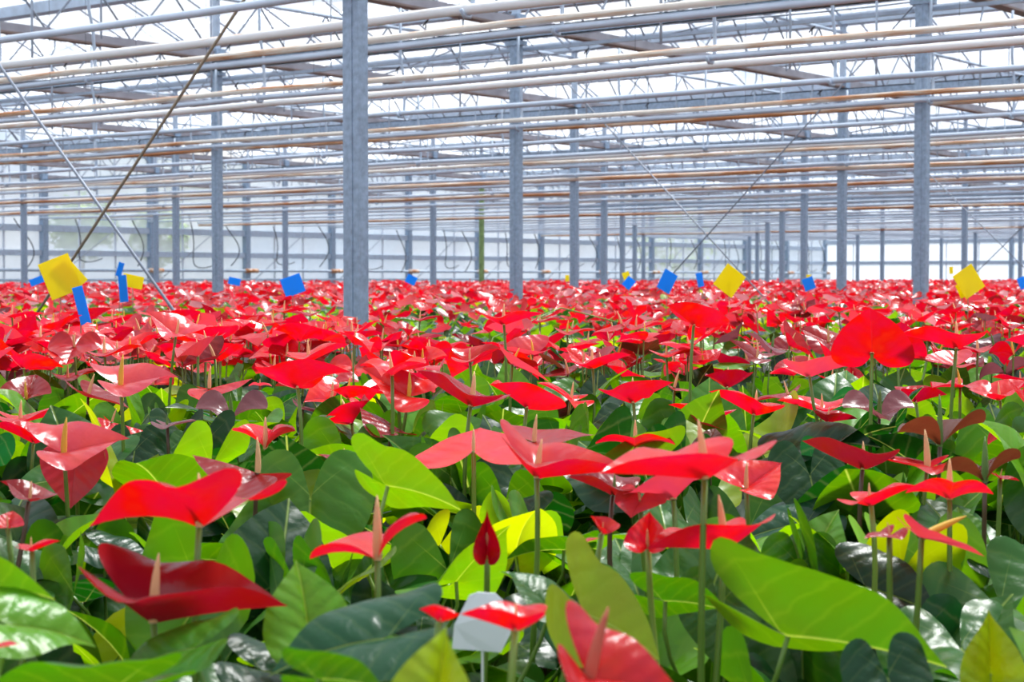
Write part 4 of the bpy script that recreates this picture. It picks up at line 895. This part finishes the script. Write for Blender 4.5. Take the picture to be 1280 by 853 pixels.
# ---- labels
import collections
rec = []; far_z0 = far_sites[0][0] if far_sites else 8
for d in plants:
    u, v, z = project((d['x'], d['y'], 1.45)); o = d['o']
    hs = sorted([h for h in d['h'] if h[1]], key=lambda h: -h[0])
    if hs: tag(o, 'plant bearing ' + hs[0][1], 'anthurium', 'potted anthuriums'); d['lab'] = 1
    else:
        pos = ['left edge', 'left third', 'left of centre', 'centre', 'right of centre', 'right third', 'right edge'][max(0, min(6, int(u // 183)))]
        if u < 0 or u > 1280: pos = 'beyond %s edge' % ('left' if u < 0 else 'right')
        if d.get('far'): row_ = ('first', 'second', 'third', 'fourth')[min(3, int((z - far_z0) / .3))] + ' far-bed row'
        else: row_ = ordinal(max(1, min(20, int((z - .7) / .3)))) + ' near-bed row'
        ts = collections.Counter(d.get('t', [])).most_common(2); num = ['no', 'one', 'two', 'three', 'four', 'five', 'six', 'seven', 'eight', 'nine']
        if not ts: look = 'leafy anthurium without open spathes'
        elif len(ts) == 1: look = 'anthurium with %s %s spathe%s' % (num[min(9, ts[0][1])], ts[0][0], 's' if ts[0][1] > 1 else '')
        else: look = 'anthurium with %s %s and %s %s spathes' % (num[min(9, ts[0][1])], ts[0][0], num[min(9, ts[1][1])], ts[1][0])
        rec.append((u, d, '%s, %s, %s' % (look, row_.replace('twentieth near-bed', 'hindmost near-bed'), pos)))
cnt = collections.defaultdict(list)
for u, d, lab in rec: cnt[lab].append((u, d))
for lab, ls in cnt.items():
    ls.sort(key=lambda q: q[0])
    for n, (u, d) in enumerate(ls):
        l2 = lab if len(ls) == 1 else lab + (', left one' if n == 0 else (', right one' if n == len(ls) - 1 else ', %s one' % ordinal(n + 1)))
        tag(d['o'], l2, 'anthurium', 'potted anthuriums')
# ================================================================ SMALL THINGS
def card(px, py, w, h, rot, yaw, dep, m, lab, grp, notch=False):
    p = at_depth(px, py, dep); W_, H_ = w * dep / F, h * dep / F
    o = empty('sticky_trap_card', (p.x, p.y, p.z - H_ * .5 - .02)); a = math.radians(rot)
    X = (CR * math.cos(math.radians(yaw)) + CF * math.sin(math.radians(yaw))); Z = Vector((0, 0, 1)); Nn = X.cross(Z).normalized()
    X2 = X * math.cos(a) + Z * math.sin(a); Z2 = -X * math.sin(a) + Z * math.cos(a); c = p - o.location
    def slab(cx, cz, w2, h2, r, off, name):
        Xr = X2 * math.cos(r) + Z2 * math.sin(r); Zr = -X2 * math.sin(r) + Z2 * math.cos(r); v = []
        c2 = c + X2 * cx + Z2 * cz + Nn * off; n_ = 6
        pts = []
        for i in range(n_ + 1): pts.append((-w2 / 2 + w2 * i / n_))
        m_ = MB()
        for s in (-.001, .001):
            for i, x_ in enumerate(pts):
                bow = .03 * w2 * math.cos(math.pi * i / n_)
                for z_ in (-h2 / 2, h2 / 2): m_.v.append(tuple(c2 + Xr * x_ + Zr * z_ + Nn * (s + bow)))
        K_ = (n_ + 1) * 2
        for i in range(n_):
            q = i * 2; m_.f.append((q, q+2, q+3, q+1)); m_.f.append((K_+q, K_+q+1, K_+q+3, K_+q+2)); m_.f.append((q, K_+q, K_+q+2, q+2)); m_.f.append((q+1, q+3, K_+q+3, K_+q+1))
        m_.f.append((0, 1, K_+1, K_)); q = n_ * 2; m_.f.append((q, K_+q, K_+q+1, q+1))
        link(name, m_.mesh(name, m), o)
    slab(0, 0, W_, H_, 0, 0, 'card')
    if notch: slab(W_ * .28, -H_ * .02, W_ * .62, H_ * .86, .35, -.012, 'card')
    gb = Vector((0, 0, BZ - o.location.z + .02)) - Nn * .02
    link('stick', MB().tube([gb, c - Nn * .006], .0022, 5).mesh('stick', M['stick']), o)
    return tag(o, lab, 'sticky trap card', grp)
YG, BG = 'yellow sticky trap cards', 'blue sticky trap cards'
card(75, 346, 40, 48, 22, 0, 7.6, M['yellow'], 'large yellow sticky card at the far left with a second card overlapping it', YG, True)
card(166, 352, 26, 16, -12, 20, 11, M['yellow'], 'small yellow card half hidden behind the narrow blue one left of the second column', YG)
card(912, 351, 30, 32, -36, 10, 8.8, M['yellow'], 'yellow diamond-tilted card right of centre', YG)
card(1211, 352, 30, 34, 33, 8, 8.4, M['yellow'], 'yellow card at the right, tilted, with a stepped lower edge', YG, False)
card(1203, 363, 12, 18, 24, 0, 8.45, M['yellow'], 'small yellow piece hanging under the tilted yellow card at the right', YG)
card(1189, 338, 5, 9, 0, 0, 21, M['yellow'], 'tiny far yellow card just left of the tilted yellow card at right', YG)
card(783, 345, 9, 10, 20, 0, 18, M['yellow'], 'tiny yellow card just above a small blue one right of centre', YG)
card(709, 348, 5, 8, 0, 0, 17, M['yellow'], 'tiny yellow card just left of the centre-right column', YG)
card(1011, 346, 6, 5, 0, 0, 19, M['yellow'], 'tiny yellow card above the blue one left of the far right column pair', YG)
card(102, 382, 14, 48, 14, 35, 5.6, M['blue'], 'tall narrow blue card leaning in front of the large yellow one', BG)
card(154, 361, 12, 34, 5, 40, 10.6, M['blue'], 'narrow upright blue card between the large yellow card and second column', BG)
card(150, 337, 8, 18, -18, 40, 10.7, M['blue'], 'small pale blue card just above the narrow upright blue one', BG)
card(47, 351, 20, 9, 22, 0, 12, M['blue'], 'small blue card peeping out left of the large yellow one', BG)
card(293, 352, 15, 9, -12, 10, 14, M['blue'], 'small blue card just right of the second column from left', BG)
card(366, 357, 26, 24, 20, 5, 10.5, M['blue'], 'square blue card left of the thickest column', BG)
card(514, 350, 13, 11, -25, 0, 16, M['blue'], 'small blue card right of the thickest column', BG)
card(834, 352, 20, 26, -28, 20, 10.5, M['blue'], 'blue diamond card left of the yellow diamond one', BG)
card(786, 354, 12, 14, -40, 0, 15, M['blue'], 'small blue card under a tiny yellow one', BG)
card(875, 350, 9, 18, 12, 20, 15, M['blue'], 'narrow blue card just left of the yellow diamond one', BG)
card(1011, 355, 15, 16, 20, 10, 13, M['blue'], 'small blue card left of the fourth tall column from the right', BG)
card(1278, 354, 10, 15, 22, 0, 14, M['blue'], 'blue card cut by the right edge of the photo', BG)
# white plastic tag near the front
p = at_depth(603, 786, 1.62); o = empty('plant_tag', (p.x, p.y, p.z - .12)); m_ = MB()
pts = [(-.028, -.018), (-.026, .004), (-.012, .031), (-.004, .034), (.012, .033), (.028, .018), (.026, -.004), (.017, -.022), (-.010, -.020)]
n_ = len(pts)
for s in (-.0008, .0008):
    for a, b in pts: m_.v.append(tuple(Vector((0, 0, .12)) + CR * a + Vector((0, 0, b)) + CF * (s - 5 * a * a)))
m_.f.append(tuple(range(n_))); m_.f.append(tuple(reversed(range(n_, 2 * n_)))); m_.f += [(i, n_ + i, n_ + (i+1) % n_, (i+1) % n_) for i in range(n_)]
link('tag_plate', m_.mesh('tag_plate', M['whitep']), o); link('tag_stake', MB().tube([(0, 0, BZ + .05 - o.location.z), (0, 0, .11)], .0012, 5).mesh('tag_stake', M['whitep']), o)
tag(o, 'blank white plastic plant tag among the front leaves near bottom centre', 'plant tag')

for o in C.objects:
    l_ = o.get('label')
    if l_ and not (4 <= len(l_.replace('-', ' ').split()) <= 16): print('LEN', len(l_.split()), o.name, l_)
